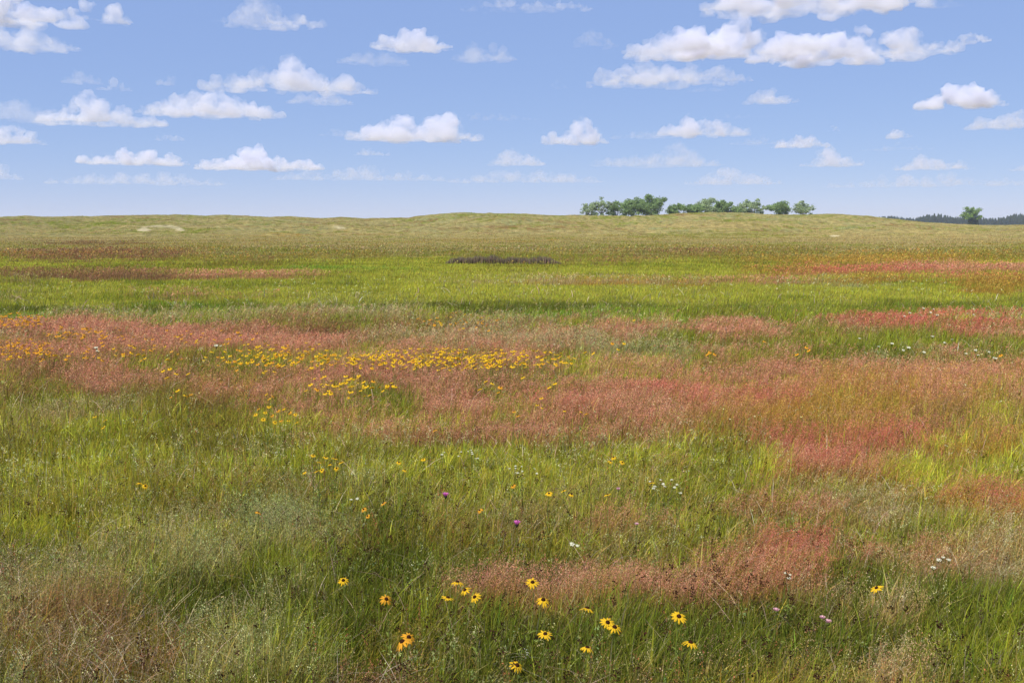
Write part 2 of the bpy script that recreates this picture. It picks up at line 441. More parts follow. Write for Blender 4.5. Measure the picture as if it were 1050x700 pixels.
def field(X, Y, jitter=1.0):
    """weights of every kind of vegetation at ground points"""
    Z = terrain(X, Y) + 0.25
    Yc = np.maximum(Y, 2.2)
    u, v = to_px(X * (Yc / np.maximum(Y, 1e-3) if False else 1.0), Yc, Z)
    k = np.clip((v - HORIZON) / 100.0, 0.03, 4)
    n1 = wide(X, Y, 21, 5.0, 7, .85, .7); n2 = wide(X, Y, 133, 5.0, 7, .85, .5); n3 = wide(X, Y, 241, 1.5, 4)
    u = u + n1 * 110 * jitter
    v = v + (n2 * 26 + n3 * 12) * jitter * np.minimum(k, 1.5) * np.where(v < 322, .55, 1.0)
    rows = np.array([r[0] for r in ROWS], float)
    W = np.zeros((len(X), len(KEYS)))
    for key in KEYS:
        tab = np.array([r[1].get(key, 0) for r in ROWS])
        W[:, KI[key]] = np.interp(v, rows, tab)
    for cx, cy, rx, ry, kind, w in PATCH:
        if w == 0: continue
        d = ((u - cx) / rx) ** 2 + ((v - cy) / ry) ** 2
        g = np.clip(1.25 - d * 0.9, 0, 1); W[:, KI[kind]] += w * g * g
    # mottling
    for i, key in enumerate(KEYS):
        if key == 'sand': continue
        n = wide(X / 2.2, Y, 300 + i * 31, 3.0 if i % 2 else 7.0, 7 if i % 2 else 8, .88)
        W[:, i] *= np.exp(n * 5.6)
    W /= W.sum(1, keepdims=True)
    W = W ** 1.7; W /= W.sum(1, keepdims=True)
    return W, u, v


def sand_mask(X, Y, Z):
    pu, pv = to_px(X, np.maximum(Y, 1), Z)
    wob = fbm2(X / 1.6, Y / 4.0, 77, 4) * 2.0
    ring = ((pu - 165) / 23) ** 2 + ((pv - 237 + wob * .5) / 6.0) ** 2
    s1 = np.clip(1.3 - np.abs(ring - 0.85 + wob * .15) * 3.0 + wob * .3, 0, 1) * (pv < 237)
    s1 = np.maximum(s1, np.clip(1.6 - (((pu - 148) / 8) ** 2 + ((pv - 235.8) / 1.7) ** 2) * 1.5, 0, 1))
    s2 = np.clip(1.5 - (((pu - 348) / 7) ** 2 + ((pv - 233.4) / 1.3) ** 2) * 1.4, 0, 1)
    s3 = np.clip(1.5 - (((pu - 856) / 6) ** 2 + ((pv - 242) / 1.0) ** 2) * 1.4, 0, 1)
    return np.clip(s1 + s2 + s3, 0, 1)


gm = ground_mat()


def build_ground():
    half = R(33)
    dense = np.linspace(-half, half, 760)
    coarse = np.linspace(half, 2 * math.pi - half, 90)[1:-1]
    ang = np.concatenate([dense, coarse]); nA = len(ang)
    rr = np.concatenate([np.geomspace(0.4, 120, 170)[:-1], np.geomspace(120, 430, 260)[:-1], np.geomspace(430, 45000, 50)]); nR = len(rr)
    A, D = np.meshgrid(ang, rr)
    X = (np.sin(A) * D).ravel(); Y = (np.cos(A) * D).ravel()
    Yp = np.where(Y < 0, 0, Y)
    Z = terrain(X, Yp)
    Z = Z * np.clip(Y / 3.0, 0, 1)
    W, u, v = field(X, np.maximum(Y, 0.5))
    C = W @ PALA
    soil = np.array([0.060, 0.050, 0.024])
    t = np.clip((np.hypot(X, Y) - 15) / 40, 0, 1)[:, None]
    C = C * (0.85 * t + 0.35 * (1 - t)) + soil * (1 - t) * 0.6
    # bare sand of the blowouts, on the slope
    inview = Y > 60
    s = (sand_mask(X, Y, Z) * inview)[:, None]
    C = C * (1 - s) + np.array(PAL['sand']) * s
    far = (Y > 450) | (Y < -5)
    C[Y > 450] = C[Y > 450] * .4 + np.array(PAL['hill']) * .6
    V = np.stack([X, Y, Z], 1)
    i = np.arange(nR - 1)[:, None] * nA; j = np.arange(nA)[None, :]; jn = (j + 1) % nA
    q = np.stack([i + j, i + jn, i + nA + jn, i + nA + j], -1).reshape(-1, 4)[:, ::-1]
    c0 = len(V); V = np.vstack([V, [[0, 0, 0]]]); C = np.vstack([C, C[:1]])
    jj = np.arange(nA); tri = np.stack([np.full(nA, c0), (jj + 1) % nA, jj], 1)
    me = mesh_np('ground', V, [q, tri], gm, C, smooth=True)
    o = link('ground', me); tag(o, 'rolling prairie ground rising to a low grassy dune ridge', 'ground', kind='structure')


build_ground()
# ------------------------------------------------------------------ clouds
CM = {k: cloud_mat('cloud_' + k, d) for k, d in dict(thick=0.0070, soft=0.0034, thin=0.0016, faint=0.0007).items()}
CLOUDS = [
    # u0, u1, top, base, kind, label
    (-90, 84, -14, 28, 'thick', 'large ragged white cloud in the upper left corner of the sky'),
    (-40, 92, 24, 55, 'soft', 'flat grey white cloud directly under the upper left corner cloud'),
    (76, 146, -1, 31, 'thick', 'small puff joined to the right of the upper left corner cloud'),
    (232, 336, 6, 34, 'soft', 'low humped white cloud near the top, right of the corner cloud'),
    (462, 606, 3, 19, 'soft', 'long thin white cloud touching the middle of the upper sky'),
    (703, 945, -34, 18, 'thick', 'broad grey based cloud cut off by the top of the picture'),
    (632, 840, 24, 62, 'thick', 'bright left half of the longest cloud bank, with a lumpy top'),
    (760, 966, 25, 66, 'thick', 'grey right half of the longest cloud bank'),
    (598, 764, 60, 91, 'soft', 'flat wide cloud lying under the longest cloud bank'),
    (584, 630, 33, 55, 'thin', 'small soft cloud just left of the longest cloud bank'),
    (965, 1001, 35, 51, 'thick', 'small bright round cloud right of the longest cloud bank'),
    (385, 464, 32, 57, 'thick', 'bright domed cloud left of centre high in the sky'),
    (350, 425, 52, 71, 'thin', 'thin grey skirt cloud under the bright domed cloud'),
    (463, 530, 46, 68, 'thin', 'soft trailing cloud right of the bright domed cloud'),
    (215, 392, 66, 97, 'soft', 'wide puffy cloud in the middle of the left sky'),
    (145, 295, 92, 122, 'soft', 'long dim cloud below the wide puffy cloud at left'),
    (40, 175, 100, 130, 'soft', 'low hazy cloud bank at left, left end of the long dim cloud'),
    (300, 366, 94, 110, 'thin', 'small flat cloud hanging under the wide puffy cloud'),
    (110, 145, 82, 97, 'soft', 'small bright puff above the long dim cloud'),
    (72, 116, 75, 90, 'thin', 'faint streak cloud left of the small bright puff'),
    (168, 190, 76, 92, 'thin', 'tiny puff left of the wide puffy cloud'),
    (-20, 52, 122, 149, 'soft', 'cloud entering from the left edge at mid height of the sky'),
    (163, 194, 134, 146, 'thin', 'tiny lone cloud under the long dim cloud'),
    (358, 496, 112, 146, 'soft', 'puffy two humped cloud in the centre left above the dunes'),
    (364, 400, 150, 161, 'thin', 'small cloud directly below the puffy two humped cloud'),
    (555, 622, 123, 150, 'soft', 'white cloud at the centre of the lower sky'),
    (675, 762, 116, 142, 'soft', 'white topped cloud above the ridge trees'),
    (755, 812, 93, 109, 'soft', 'small white cloud with raised right end, alone right of centre'),
    (930, 1019, 84, 114, 'thick', 'bright pyramid shaped cloud at the right side'),
    (985, 1056, 112, 134, 'soft', 'cloud by the right edge under the bright pyramid cloud'),
    (902, 929, 130, 144, 'soft', 'tiny dome cloud left of the right edge cloud'),
    (785, 845, 138, 153, 'soft', 'flat white cloud right of the white topped cloud'),
    (842, 856, 129, 137, 'thin', 'tiniest round cloud right of the flat white cloud'),
    (557, 580, 85, 95, 'thin', 'tiny cloud left of the flat wide cloud'),
    (90, 200, 149, 170, 'soft', 'hazy wide cloud low over the left dunes'),
    (205, 335, 151, 175, 'soft', 'hazy lumpy cloud low over the dunes left of centre'),
    (500, 560, 150, 171, 'thin', 'hazy cloud just above the middle of the ridge'),
    (815, 880, 152, 172, 'thin', 'pale low cloud above the right ridge'),
    (915, 990, 158, 175, 'thin', 'pale low cloud above the lone tree'),
    (1030, 1075, 162, 176, 'thin', 'pale low cloud at the right edge near the horizon'),
    (610, 740, 148, 172, 'faint', 'very faint wide cloud above the ridge trees'),
    (-30, 30, 160, 185, 'faint', 'very faint cloud low at the left edge'),
    (700, 800, 172, 190, 'faint', 'very faint flat cloud close over the ridge trees'),
    (-10, 110, 104, 128, 'faint', 'faint grey veil left of the long dim cloud'),
    (330, 380, 132, 142, 'faint', 'faint wisp left of the puffy two humped cloud'),
    (440, 560, 118, 126, 'faint', 'faint streak right of the puffy two humped cloud'),
    (60, 240, 172, 190, 'faint', 'very faint wide veil low over the left dunes'),
    (280, 460, 168, 186, 'faint', 'very faint wide veil low over the dunes left of centre'),
    (460, 620, 172, 188, 'faint', 'very faint wide veil above the middle of the ridge'),
    (840, 1060, 176, 192, 'faint', 'very faint wide veil above the dark woods'),
    (700, 790, 118, 124, 'faint', 'faint streak under the small cloud with raised end'),
    (740, 800, 140, 150, 'faint', 'faint grey tail right of the white topped cloud'),
    (880, 950, 148, 156, 'faint', 'faint streak under the tiny dome cloud'),
    (620, 690, 134, 144, 'faint', 'faint patch between the centre cloud and the white topped cloud'),
    (700, 740, 92, 98, 'faint', 'faint streak right of the flat wide cloud'),
    (940, 975, 6, 16, 'faint', 'faint scrap at the right end of the broad grey based cloud'),
]


def build_cloud(u0, u1, top, base, kind, label, seed):
    r = np.random.default_rng(1000 + seed)
    alt = 1250.0
    el = (HORIZON - base) / F * 0.98 + 0.004
    dist = alt / el
    s = dist / F                       # metres per photograph pixel there
    w = (u1 - u0) * s; h = (base - top) * s
    cx = ((u0 + u1) / 2 - 525) * s
    dep = min(w * 0.55, h * 2.5)
    bm_v = []; bm_f = []
    # heaps of balls on a flat base, tallest where the envelope is high
    nb = int(np.clip(w / h * 20, 34, 120)); hr = min(h, w * .3)
    pk = r.uniform(-.5, .5, 2)
    me = bpy.data.meshes.new('cloud_src')
    import bmesh
    bm = bmesh.new()
    for i in range(nb):
        x = r.uniform(-1, 1)
        env = (1 - abs(x) ** 3.5) * (0.55 + 0.25 * math.exp(-((x - pk[0]) / .28) ** 2) + 0.25 * math.exp(-((x - pk[1]) / .2) ** 2))
        env = max(env, 0.12)
        rad = hr * min(0.29, 0.13 + env * 0.17) * r.uniform(.6, 1.15)
        z = r.uniform(0.15, 1) * max(env * h * 1.0 - rad, rad * .3)
        if i % 5 < 2: z = rad * .30; rad *= .85
        y = r.uniform(-.5, .5) * dep * math.sqrt(max(1 - x * x, .1))
        m = Matrix.Translation((x * (w / 2 - rad * 1.0), y, z)) @ Matrix.Diagonal((1.45, 1.2, .85, 1))
        bmesh.ops.create_icosphere(bm, subdivisions=2, radius=rad, matrix=m)
    bm.to_mesh(me); bm.free()
    o = bpy.data.objects.new('cloud_tmp', me); COL.objects.link(o)
    md = o.modifiers.new('r', 'REMESH'); md.mode = 'VOXEL'; md.voxel_size = max(h / 30, w / 200)
    dg = bpy.context.evaluated_depsgraph_get()
    ev = bpy.data.meshes.new_from_object(o.evaluated_get(dg))
    bpy.data.objects.remove(o)
    n = len(ev.vertices)
    P = np.empty(n * 3, np.float32); ev.vertices.foreach_get('co', P); P = P.reshape(-1, 3).astype(float)
    Nn = np.empty(n * 3, np.float32); ev.vertices.foreach_get('normal', Nn); Nn = Nn.reshape(-1, 3)
    q = P + seed * 911.0
    big = fbm3(q, h * 0.5, 5, 6, 0.68)
    warp = np.stack([fbm3(q + 100, h * .35, 8, 3), fbm3(q + 300, h * .35, 12, 3), fbm3(q + 500, h * .35, 15, 3)], 1)
    P = P + Nn * (big * h * 0.40)[:, None] + warp * h * 0.12
    # flatten the underside
    zf = P[:, 2]; fl = 0.02 * h + fbm3(q, h * 0.6, 31, 3) * h * .08
    P[:, 2] = np.where(zf < fl, fl + (zf - fl) * 0.15, zf)
    ev.vertices.foreach_set('co', P.astype(np.float32).ravel()); ev.update()
    # skin it once more so that folds left by the displacement close up
    o = bpy.data.objects.new('cloud_tmp', ev); COL.objects.link(o)
    md = o.modifiers.new('r', 'REMESH'); md.mode = 'VOXEL'; md.voxel_size = max(h / 30, w / 200)
    dg = bpy.context.evaluated_depsgraph_get()
    ev = bpy.data.meshes.new_from_object(o.evaluated_get(dg)); bpy.data.objects.remove(o)
    ev.materials.clear(); ev.materials.append(CM[kind])
    ev.update()
    ev.name = 'cloud'
    c = link('cloud', ev)
    c.location = (cx, dist, alt)
    az = math.atan2(cx, dist); c.rotation_euler = (0, 0, -az)
    # curvature-free flat base altitude; height follows from the pixel rows
    c.location.z = CAM_H + (HORIZON - base) * s
    tag(c, label, 'cloud', 'fair weather clouds')


if DO_CLOUDS:
    for i, c in enumerate(CLOUDS):
        build_cloud(*c, i)
# ------------------------------------------------------------------ grass and herbs (uncountable: one object per kind)
LEAF = leaf_mat('leaf_blades', trans=0.45, gloss=0.0)
HEADS = leaf_mat('seed_heads', trans=0.35, gloss=0.0)


def scatter(n, d0, d1, power, half_deg=31.0, seed=1):
    """n points in the view sector (with a margin), radial density ~ d^-power per square metre"""
    r = np.random.default_rng(seed + 50021)
    wide_deg = half_deg if d0 > 20 else (40.0 if d0 > 8 else 50.0)
    n = int(n * wide_deg / half_deg)
    q = 2 - power
    uu = r.random(n)
    if abs(q) < 1e-6: d = d0 * (d1 / d0) ** uu
    else: d = (d0 ** q + uu * (d1 ** q - d0 ** q)) ** (1 / q)
    a = R(wide_deg) * (r.random(n) * 2 - 1)
    X, Y = np.sin(a) * d, np.cos(a) * d
    k = np.abs(X) < .56 * Y + 2.7      # a margin of meadow beside the view as well
    return X[k], Y[k]


def vary(C, r, amt=0.35, hue=0.12):
    n = len(C)
    b = np.exp(r.normal(0, amt, n))[:, None]
    h = 1 + r.normal(0, hue, (n, 3))
    return np.clip(C * b * h, 0.004, 0.85)


LEAFCOL = {   # leaves that go with each kind of ground
    'lime': (0.252, 0.274, 0.030), 'green': (0.152, 0.182, 0.018), 'dark': (0.088, 0.112, 0.014), 'vivid': (0.125, 0.215, 0.020),
    'pink': (0.210, 0.150, 0.035), 'red': (0.220, 0.125, 0.040), 'brown': (0.160, 0.112, 0.034), 'olive': (0.160, 0.152, 0.018),
    'sage': (0.225, 0.225, 0.065), 'tan': (0.280, 0.220, 0.075), 'orange': (0.260, 0.175, 0.022), 'hill': (0.235, 0.205, 0.055), 'sand': (0.40, 0.34, 0.2)}
HEADCOL = {
    'lime': (0.30, 0.28, 0.04), 'green': (0.25, 0.22, 0.05), 'dark': (0.17, 0.14, 0.04), 'vivid': (0.20, 0.27, 0.05),
    'pink': (0.560, 0.250, 0.140), 'red': (0.550, 0.165, 0.105), 'brown': (0.270, 0.140, 0.065), 'olive': (0.25, 0.18, 0.04),
    'sage': (0.37, 0.35, 0.14), 'tan': (0.45, 0.34, 0.16), 'orange': (0.42, 0.25, 0.05), 'hill': (0.29, 0.235, 0.08), 'sand': (0.5, 0.4, 0.25)}
LEAFA = np.array([LEAFCOL[k] for k in KEYS]) * np.array([1.32, 1.30, 1.5]); HEADA = np.array([HEADCOL[k] for k in KEYS]) * 1.08
HEIGHT = dict(lime=.24, green=.27, dark=.28, vivid=.24, pink=.22, red=.22, brown=.26, olive=.27, sage=.26, tan=.27, orange=.26, hill=.18, sand=.10)
HA = np.array([HEIGHT[k] for k in KEYS])
MIX = 0.30     # how far a blade's colour moves from its kind towards the local mean


def pick(W, r):
    c = np.cumsum(W, 1); x = r.random(len(W))[:, None]
    return np.minimum((x > c).sum(1), len(KEYS) - 1)


def blades(X, Y, Z, H, Wd, az, lean, nseg, C, Ct, face=None):
    """tapered bent blades; returns verts, quads, tris, colours"""
    n = len(X); r = np.random.default_rng(int(n) + nseg)
    if face is None: face = r.random(n) * math.pi * 2
    sx, sy = np.cos(face) * Wd * .5, np.sin(face) * Wd * .5
    lx, ly = np.cos(az) * lean, np.sin(az) * lean
    V = np.zeros((n, nseg * 2 + 1, 3)); CC = np.zeros((n, nseg * 2 + 1, 3))
    for i in range(nseg + 1):
        t = i / nseg
        px = X + lx * H * t ** 2; py = Y + ly * H * t ** 2; pz = Z - 0.02 + (H * t) * (1 - 0.28 * lean * t)
        c = C * (1 - t) + Ct * t
        if i < nseg:
            w = (1 - 0.55 * t) if i else 0.75
            V[:, 2 * i, 0] = px - sx * w; V[:, 2 * i, 1] = py - sy * w; V[:, 2 * i, 2] = pz
            V[:, 2 * i + 1, 0] = px + sx * w; V[:, 2 * i + 1, 1] = py + sy * w; V[:, 2 * i + 1, 2] = pz
            CC[:, 2 * i] = c; CC[:, 2 * i + 1] = c
        else:
            V[:, 2 * i, 0] = px; V[:, 2 * i, 1] = py; V[:, 2 * i, 2] = pz; CC[:, 2 * i] = c
    k = nseg * 2 + 1; b = (np.arange(n) * k)[:, None]
    quads = [b + np.array([[2 * i, 2 * i + 1, 2 * i + 3, 2 * i + 2]]) for i in range(nseg - 1)]
    quads = np.concatenate(quads) if quads else np.zeros((0, 4), int)
    tris = b + np.array([[2 * nseg - 2, 2 * nseg - 1, 2 * nseg]])
    return V.reshape(-1, 3), quads, tris, CC.reshape(-1, 3)


def flecks(cx, cy, cz, size, C, r, elong=2.0, updir=0.5):
    """small triangles with random directions (spikelets, florets, leaf bits)"""
    n = len(cx)
    d = r.normal(0, 1, (n, 3)); d[:, 2] = np.abs(d[:, 2]) + updir
    d /= np.linalg.norm(d, axis=1)[:, None]
    e = r.normal(0, 1, (n, 3)); e -= (e * d).sum(1)[:, None] * d; e /= np.linalg.norm(e, axis=1)[:, None]
    p = np.stack([cx, cy, cz], 1); s = size[:, None]
    V = np.stack([p - e * s * .5, p + e * s * .5, p + d * s * elong], 1).reshape(-1, 3)
    T = np.arange(n * 3).reshape(-1, 3)
    return V, T, np.repeat(C, 3, 0)


def merge(parts):
    V = []; Q = []; T = []; C = []; o = 0
    for v, q, t, c in parts:
        V.append(v); C.append(c)
        if len(q): Q.append(q + o)
        if len(t): T.append(t + o)
        o += len(v)
    return np.concatenate(V), [np.concatenate(x) for x in (Q, T) if x], np.concatenate(C)


# wet strips, drifts etc. change the density of seed heads
def head_prob(K):
    t = dict(lime=.03, green=.06, dark=.04, vivid=.02, pink=1.0, red=1.0, brown=.7, olive=.30, sage=.40, tan=.65, orange=.7, hill=.3, sand=.2)
    return np.array([t[k] for k in KEYS])[K]


def grass_zone(n, d0, d1, power, nseg, seed, wmin, px_w, hs=1.0):
    n = int(n * GRASS_MUL)
    r = np.random.default_rng(seed)
    X, Y = scatter(n, d0, d1, power, seed=seed); n = len(X)
    # gather blades in tussocks
    if d0 < 30:
        tx = np.round(X / .11 + noise2(X / .3, Y / .3, 2)) * .11; ty = np.round(Y / .11) * .11
        f = 0.35; X = X * (1 - f) + tx * f; Y = Y * (1 - f) + ty * f
    D = np.hypot(X, Y)
    Z = terrain(X, Y)
    W, u, v = field(X, Y)
    K = pick(W, r)
    L = LEAFA[K] * (1 - MIX) + (W @ LEAFA) * MIX
    # far away one blade stands for a clump: mean of leaves and heads
    L = vary(L, r, 0.32 if D.mean() < 25 else 0.22, 0.10)
    # low patches and tall patches
    clump = fbm2(X / .55, Y / .55, 90, 4)
    clump2 = fbm2(X / 2.2, Y / 2.2, 95, 3)
    H = HA[K] * r.uniform(.5, 1.1, n) * (1 + clump * .55 + clump2 * .25) * hs
    L = L * (1 + clump * .35)[:, None]
    H = np.clip(H, .06, .75)
    if d0 > 50: H = H * (1 - .97 * sand_mask(X, Y, Z))
    Wd = np.maximum(wmin * r.uniform(.6, 1.5, n), D / F * px_w * r.uniform(.7, 1.4, n))
    wind = wide(X, Y, 70, 8.0, 5)
    az = np.where(r.random(n) < .6, wind * 2.5 + r.normal(0, .7, n), r.random(n) * 6.28)
    lean = np.clip(np.abs(r.normal(.28, .30, n)), 0, 1.1)
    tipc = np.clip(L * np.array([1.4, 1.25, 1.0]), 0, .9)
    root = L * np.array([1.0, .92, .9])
    # heads colour the tips where the drift is dense
    hp = head_prob(K)[:, None]
    hc = HEADA[K]
    if D.mean() > 12:
        tipc = tipc * (1 - .85 * hp) + hc * .85 * hp * np.exp(r.normal(0, .25, n))[:, None]
        root = root * (1 - .25 * hp) + hc * .25 * hp
    dead = r.random(n) < .07
    tipc[dead] = np.array([.36, .29, .16]) * r.uniform(.6, 1.2, dead.sum())[:, None]
    return blades(X, Y, Z, H, Wd, az, lean, nseg, root, np.clip(tipc, .003, .8))


def head_zone(n, d0, d1, power, seed, per, size, px, spread, hscale=1.12):
    """airy seed heads: a thin stem topped with a loose cloud of spikelets"""
    n = int(n * GRASS_MUL)
    r = np.random.default_rng(seed)
    X, Y = scatter(n, d0, d1, power, seed=seed); n = len(X)
    W, u, v = field(X, Y)
    K = pick(W, r)
    keep = r.random(n) < head_prob(K)
    X, Y, K, W = X[keep], Y[keep], K[keep], W[keep]; n = len(X)
    D = np.hypot(X, Y); Z = terrain(X, Y)
    C = HEADA[K] * .8 + (W @ HEADA) * .2
    C = vary(C, r, .28, .10)
    clump = fbm2(X / .55, Y / .55, 90, 4)
    H = HA[K] * hscale * r.uniform(.85, 1.25, n) * (1 + clump * .5) + .03
    H = np.clip(H, .12, .8)
    wind = wide(X, Y, 70, 8.0, 5)
    az = wind * 2.0 + r.normal(0, .5, n); lean = np.clip(r.normal(.30, .15, n), 0, .8)
    Wd = np.maximum(.0011, D / F * px * .45)
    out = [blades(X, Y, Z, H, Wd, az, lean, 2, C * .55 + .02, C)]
    # spikelets
    i = np.repeat(np.arange(n), per); t = r.random(len(i)) ** .7
    top = H[i] * (0.62 + 0.40 * t)
    tt = top / H[i]
    rad = spread * (1 - t * .75) * np.sqrt(r.random(len(i))); a = r.random(len(i)) * 6.28
    px_ = X[i] + np.cos(az[i]) * lean[i] * H[i] * tt ** 2 + np.cos(a) * rad
    py_ = Y[i] + np.sin(az[i]) * lean[i] * H[i] * tt ** 2 + np.sin(a) * rad
    pz_ = Z[i] + top * (1 - .28 * lean[i] * tt) - .02
    s = np.maximum(size, D[i] / F * px) * r.uniform(.6, 1.4, len(i))
    cc = vary(C[i], r, .18, .06)
    v_, t_, c_ = flecks(px_, py_, pz_, s, cc, r)
    out.append((v_, np.zeros((0, 4), int), t_, c_))
    return out


def build_stuff(name, label, cat, mat, parts):
    V, faces, C = merge(parts)
    me = mesh_np(name, V, faces, mat, C)
    o = link(name, me); tag(o, label, cat, kind='stuff')
    print(name, len(V), sum(len(f) for f in faces))
    return o


if DO_GRASS:
    build_stuff('meadow_grass', 'mixed green and olive meadow grass covering the whole prairie', 'grass', LEAF, [
        grass_zone(170000, 3.0, 8.5, .8, 4, 11, .0042, .8),
        grass_zone(26000, 3.0, 11, 1.0, 4, 15, .0075, 1.1, 1.15),
        grass_zone(280000, 8.5, 24, 1.4, 2, 12, .0045, .75),
        grass_zone(330000, 24, 70, 2.0, 1, 13, .006, .8, .55),
        grass_zone(200000, 70, 330, 2.3, 1, 14, .018, 1.0, .65),
    ])
    hz = []
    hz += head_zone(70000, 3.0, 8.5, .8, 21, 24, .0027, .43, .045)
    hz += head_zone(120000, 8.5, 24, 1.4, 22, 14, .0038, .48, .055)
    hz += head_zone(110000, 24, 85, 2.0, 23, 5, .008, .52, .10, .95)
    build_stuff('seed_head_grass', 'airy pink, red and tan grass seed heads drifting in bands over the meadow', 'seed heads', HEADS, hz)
# ------------------------------------------------------------------ more uncountable herbs
if DO_GRASS:
    def herb_zone(n, d0, d1, power, seed, kinds, per, size, px, spread, height, col, stemc, elong=1.6, updir=.3, floor_p=0.0, leafy=False):
        r = np.random.default_rng(seed)
        X, Y = scatter(n, d0, d1, power, seed=seed); n = len(X)
        W, u, v = field(X, Y)
        p = sum(W[:, KI[k]] * w for k, w in kinds.items()) + floor_p
        patch = np.clip(.5 + fbm2(X / 1.3, Y / 1.6, seed + 5, 3) * 1.6, 0, 1.4)
        keep = r.random(n) < p * patch
        X, Y = X[keep], Y[keep]; n = len(X); D = np.hypot(X, Y); Z = terrain(X, Y)
        H = height * r.uniform(.7, 1.25, n); az = r.random(n) * 6.28; lean = np.clip(r.normal(.2, .15, n), 0, .7)
        base = vary(np.repeat([col], n, 0), r, .25, .08)
        out = [blades(X, Y, Z, H, np.maximum(.0016, D / F * .5), az, lean, 2, vary(np.repeat([stemc], n, 0), r, .2), vary(np.repeat([stemc], n, 0), r, .2))]
        i = np.repeat(np.arange(n), per)
        t = r.random(len(i))
        hh = H[i] * ((.25 + .75 * t) if leafy else (.88 + .14 * t))
        tt = hh / H[i]; a = r.random(len(i)) * 6.28
        rad = spread * np.sqrt(r.random(len(i))) * ((1.1 - .6 * t) if leafy else 1)
        x = X[i] + np.cos(az[i]) * lean[i] * H[i] * tt ** 2 + np.cos(a) * rad
        y = Y[i] + np.sin(az[i]) * lean[i] * H[i] * tt ** 2 + np.sin(a) * rad
        z = Z[i] + hh * (1 - .28 * lean[i] * tt)
        s = np.maximum(size, D[i] / F * px) * r.uniform(.6, 1.4, len(i))
        v_, t_, c_ = flecks(x, y, z, s, vary(base[i], r, .15, .04), r, elong, updir)
        out.append((v_, np.zeros((0, 4), int), t_, c_))
        return out

    build_stuff('sage_herbs', 'pale grey green leafy herbs scattered among the near grass', 'herbs', LEAF,
        herb_zone(30000, 3, 9, .8, 301, dict(sage=.8, olive=.12, green=.12), 30, .007, .9, .035, .25, (.30, .31, .10), (.16, .17, .06), 1.8, .6, .02, True)
        + herb_zone(26000, 9, 26, 1.6, 302, dict(sage=.8, tan=.15, olive=.08), 14, .010, .85, .05, .27, (.31, .32, .11), (.16, .17, .06), 1.6, .6, .01, True))
    build_stuff('dark_seed_heads', 'small dark brown dried seed heads on thin stalks in the near grass', 'seed heads', HEADS,
        herb_zone(5200, 3, 9, .8, 311, dict(brown=.3, olive=.35, dark=.45, green=.22), 16, .008, 1.0, .014, .36, (.045, .020, .012), (.10, .08, .03), 1.1, 0, .02)
        + herb_zone(5000, 9, 20, 1.5, 312, dict(brown=.6, olive=.3, dark=.4), 8, .008, .8, .014, .38, (.06, .03, .015), (.10, .08, .03), 1.1, 0, .02))
    build_stuff('rusty_dock', 'rusty red seed spikes standing in the near grass', 'seed spikes', HEADS,
        herb_zone(9000, 3, 9, .8, 321, dict(brown=.6, tan=.45, olive=.18, pink=.15), 34, .005, .7, .008, .36, (.34, .13, .055), (.22, .11, .04), 1.4, .8, .02, True)
        + herb_zone(7000, 9, 22, 1.5, 322, dict(brown=.5, tan=.3, olive=.25, pink=.1), 12, .008, .8, .013, .36, (.32, .12, .05), (.20, .11, .04), 1.4, .8, .02, True))
    build_stuff('yellow_green_florets', 'tiny pale yellow and cream florets sprinkled through the meadow', 'florets', HEADS,
        herb_zone(20000, 3, 9, .8, 331, dict(lime=.25, green=.1, olive=.15, tan=.5, sage=.4), 12, .0045, .75, .016, .30, (.62, .56, .26), (.2, .2, .06), 1.0, .2, .02)
        + herb_zone(34000, 9, 34, 1.8, 332, dict(lime=.15, olive=.1, tan=.3, sage=.5), 6, .008, .75, .03, .32, (.55, .52, .24), (.2, .2, .06), 1.0, .2, .01))

    def straw(n, d0, d1, power, seed, pl):
        r = np.random.default_rng(seed)
        X, Y = scatter(n, d0, d1, power, seed=seed); n = len(X)
        W, u, v = field(X, Y)
        corner = np.clip(1.3 - ((u - 110) / 130) ** 2 - ((v - 655) / 60) ** 2, 0, 1)
        p = W[:, KI['tan']] * .5 + W[:, KI['brown']] * .3 + W[:, KI['sage']] * .15 + .04 + corner * .8
        k = r.random(n) < p; X, Y = X[k], Y[k]; n = len(X); D = np.hypot(X, Y)
        C = vary(np.repeat([(.56, .42, .27)], n, 0), r, .3, .08)
        return blades(X, Y, terrain(X, Y), r.uniform(.16, .36, n), np.maximum(.0035, D / F * pl) * r.uniform(.6, 1.5, n), r.random(n) * 6.28, r.uniform(.3, 1.3, n), 4, C * .8, C)
    build_stuff('dry_straw', 'bent pale straw blades of last year in the near grass', 'straw', LEAF, [straw(44000, 3, 9, .8, 341, .7), straw(30000, 9, 30, 1.6, 342, .75)])

    def reeds():
        r = np.random.default_rng(5); n = 5200
        x0, y0 = at(516, 271.5, 0.0)
        t = np.clip(r.uniform(-1, 1, n) + r.normal(0, .13, n), -1.35, 1.35); X = x0 + t * 2.75; Y = y0 + r.uniform(0, 1.1, n) + .5 + .5 * noise2(X * .8, X * 0, 3)
        C = vary(np.repeat([(.175, .125, .085)], n, 0), r, .40, .06)
        pale = r.random(n) < .16; C[pale] = np.array([.24, .22, .09])
        H = .43 * r.uniform(.6, 1.1, n) * (1 - .35 * np.clip(np.abs(t), 0, 1.2) ** 8) * (1 + .55 * fbm2(X * 2.2, Y * .2, 8, 3))
        return blades(X, Y, terrain(X, Y), H, np.full(n, .030), r.random(n) * 6.28, r.uniform(0, .3, n), 2, C, C * 1.1)
    build_stuff('reeds', 'dark patch of dry reeds standing in the lime green field', 'reeds', HEADS, [reeds()])

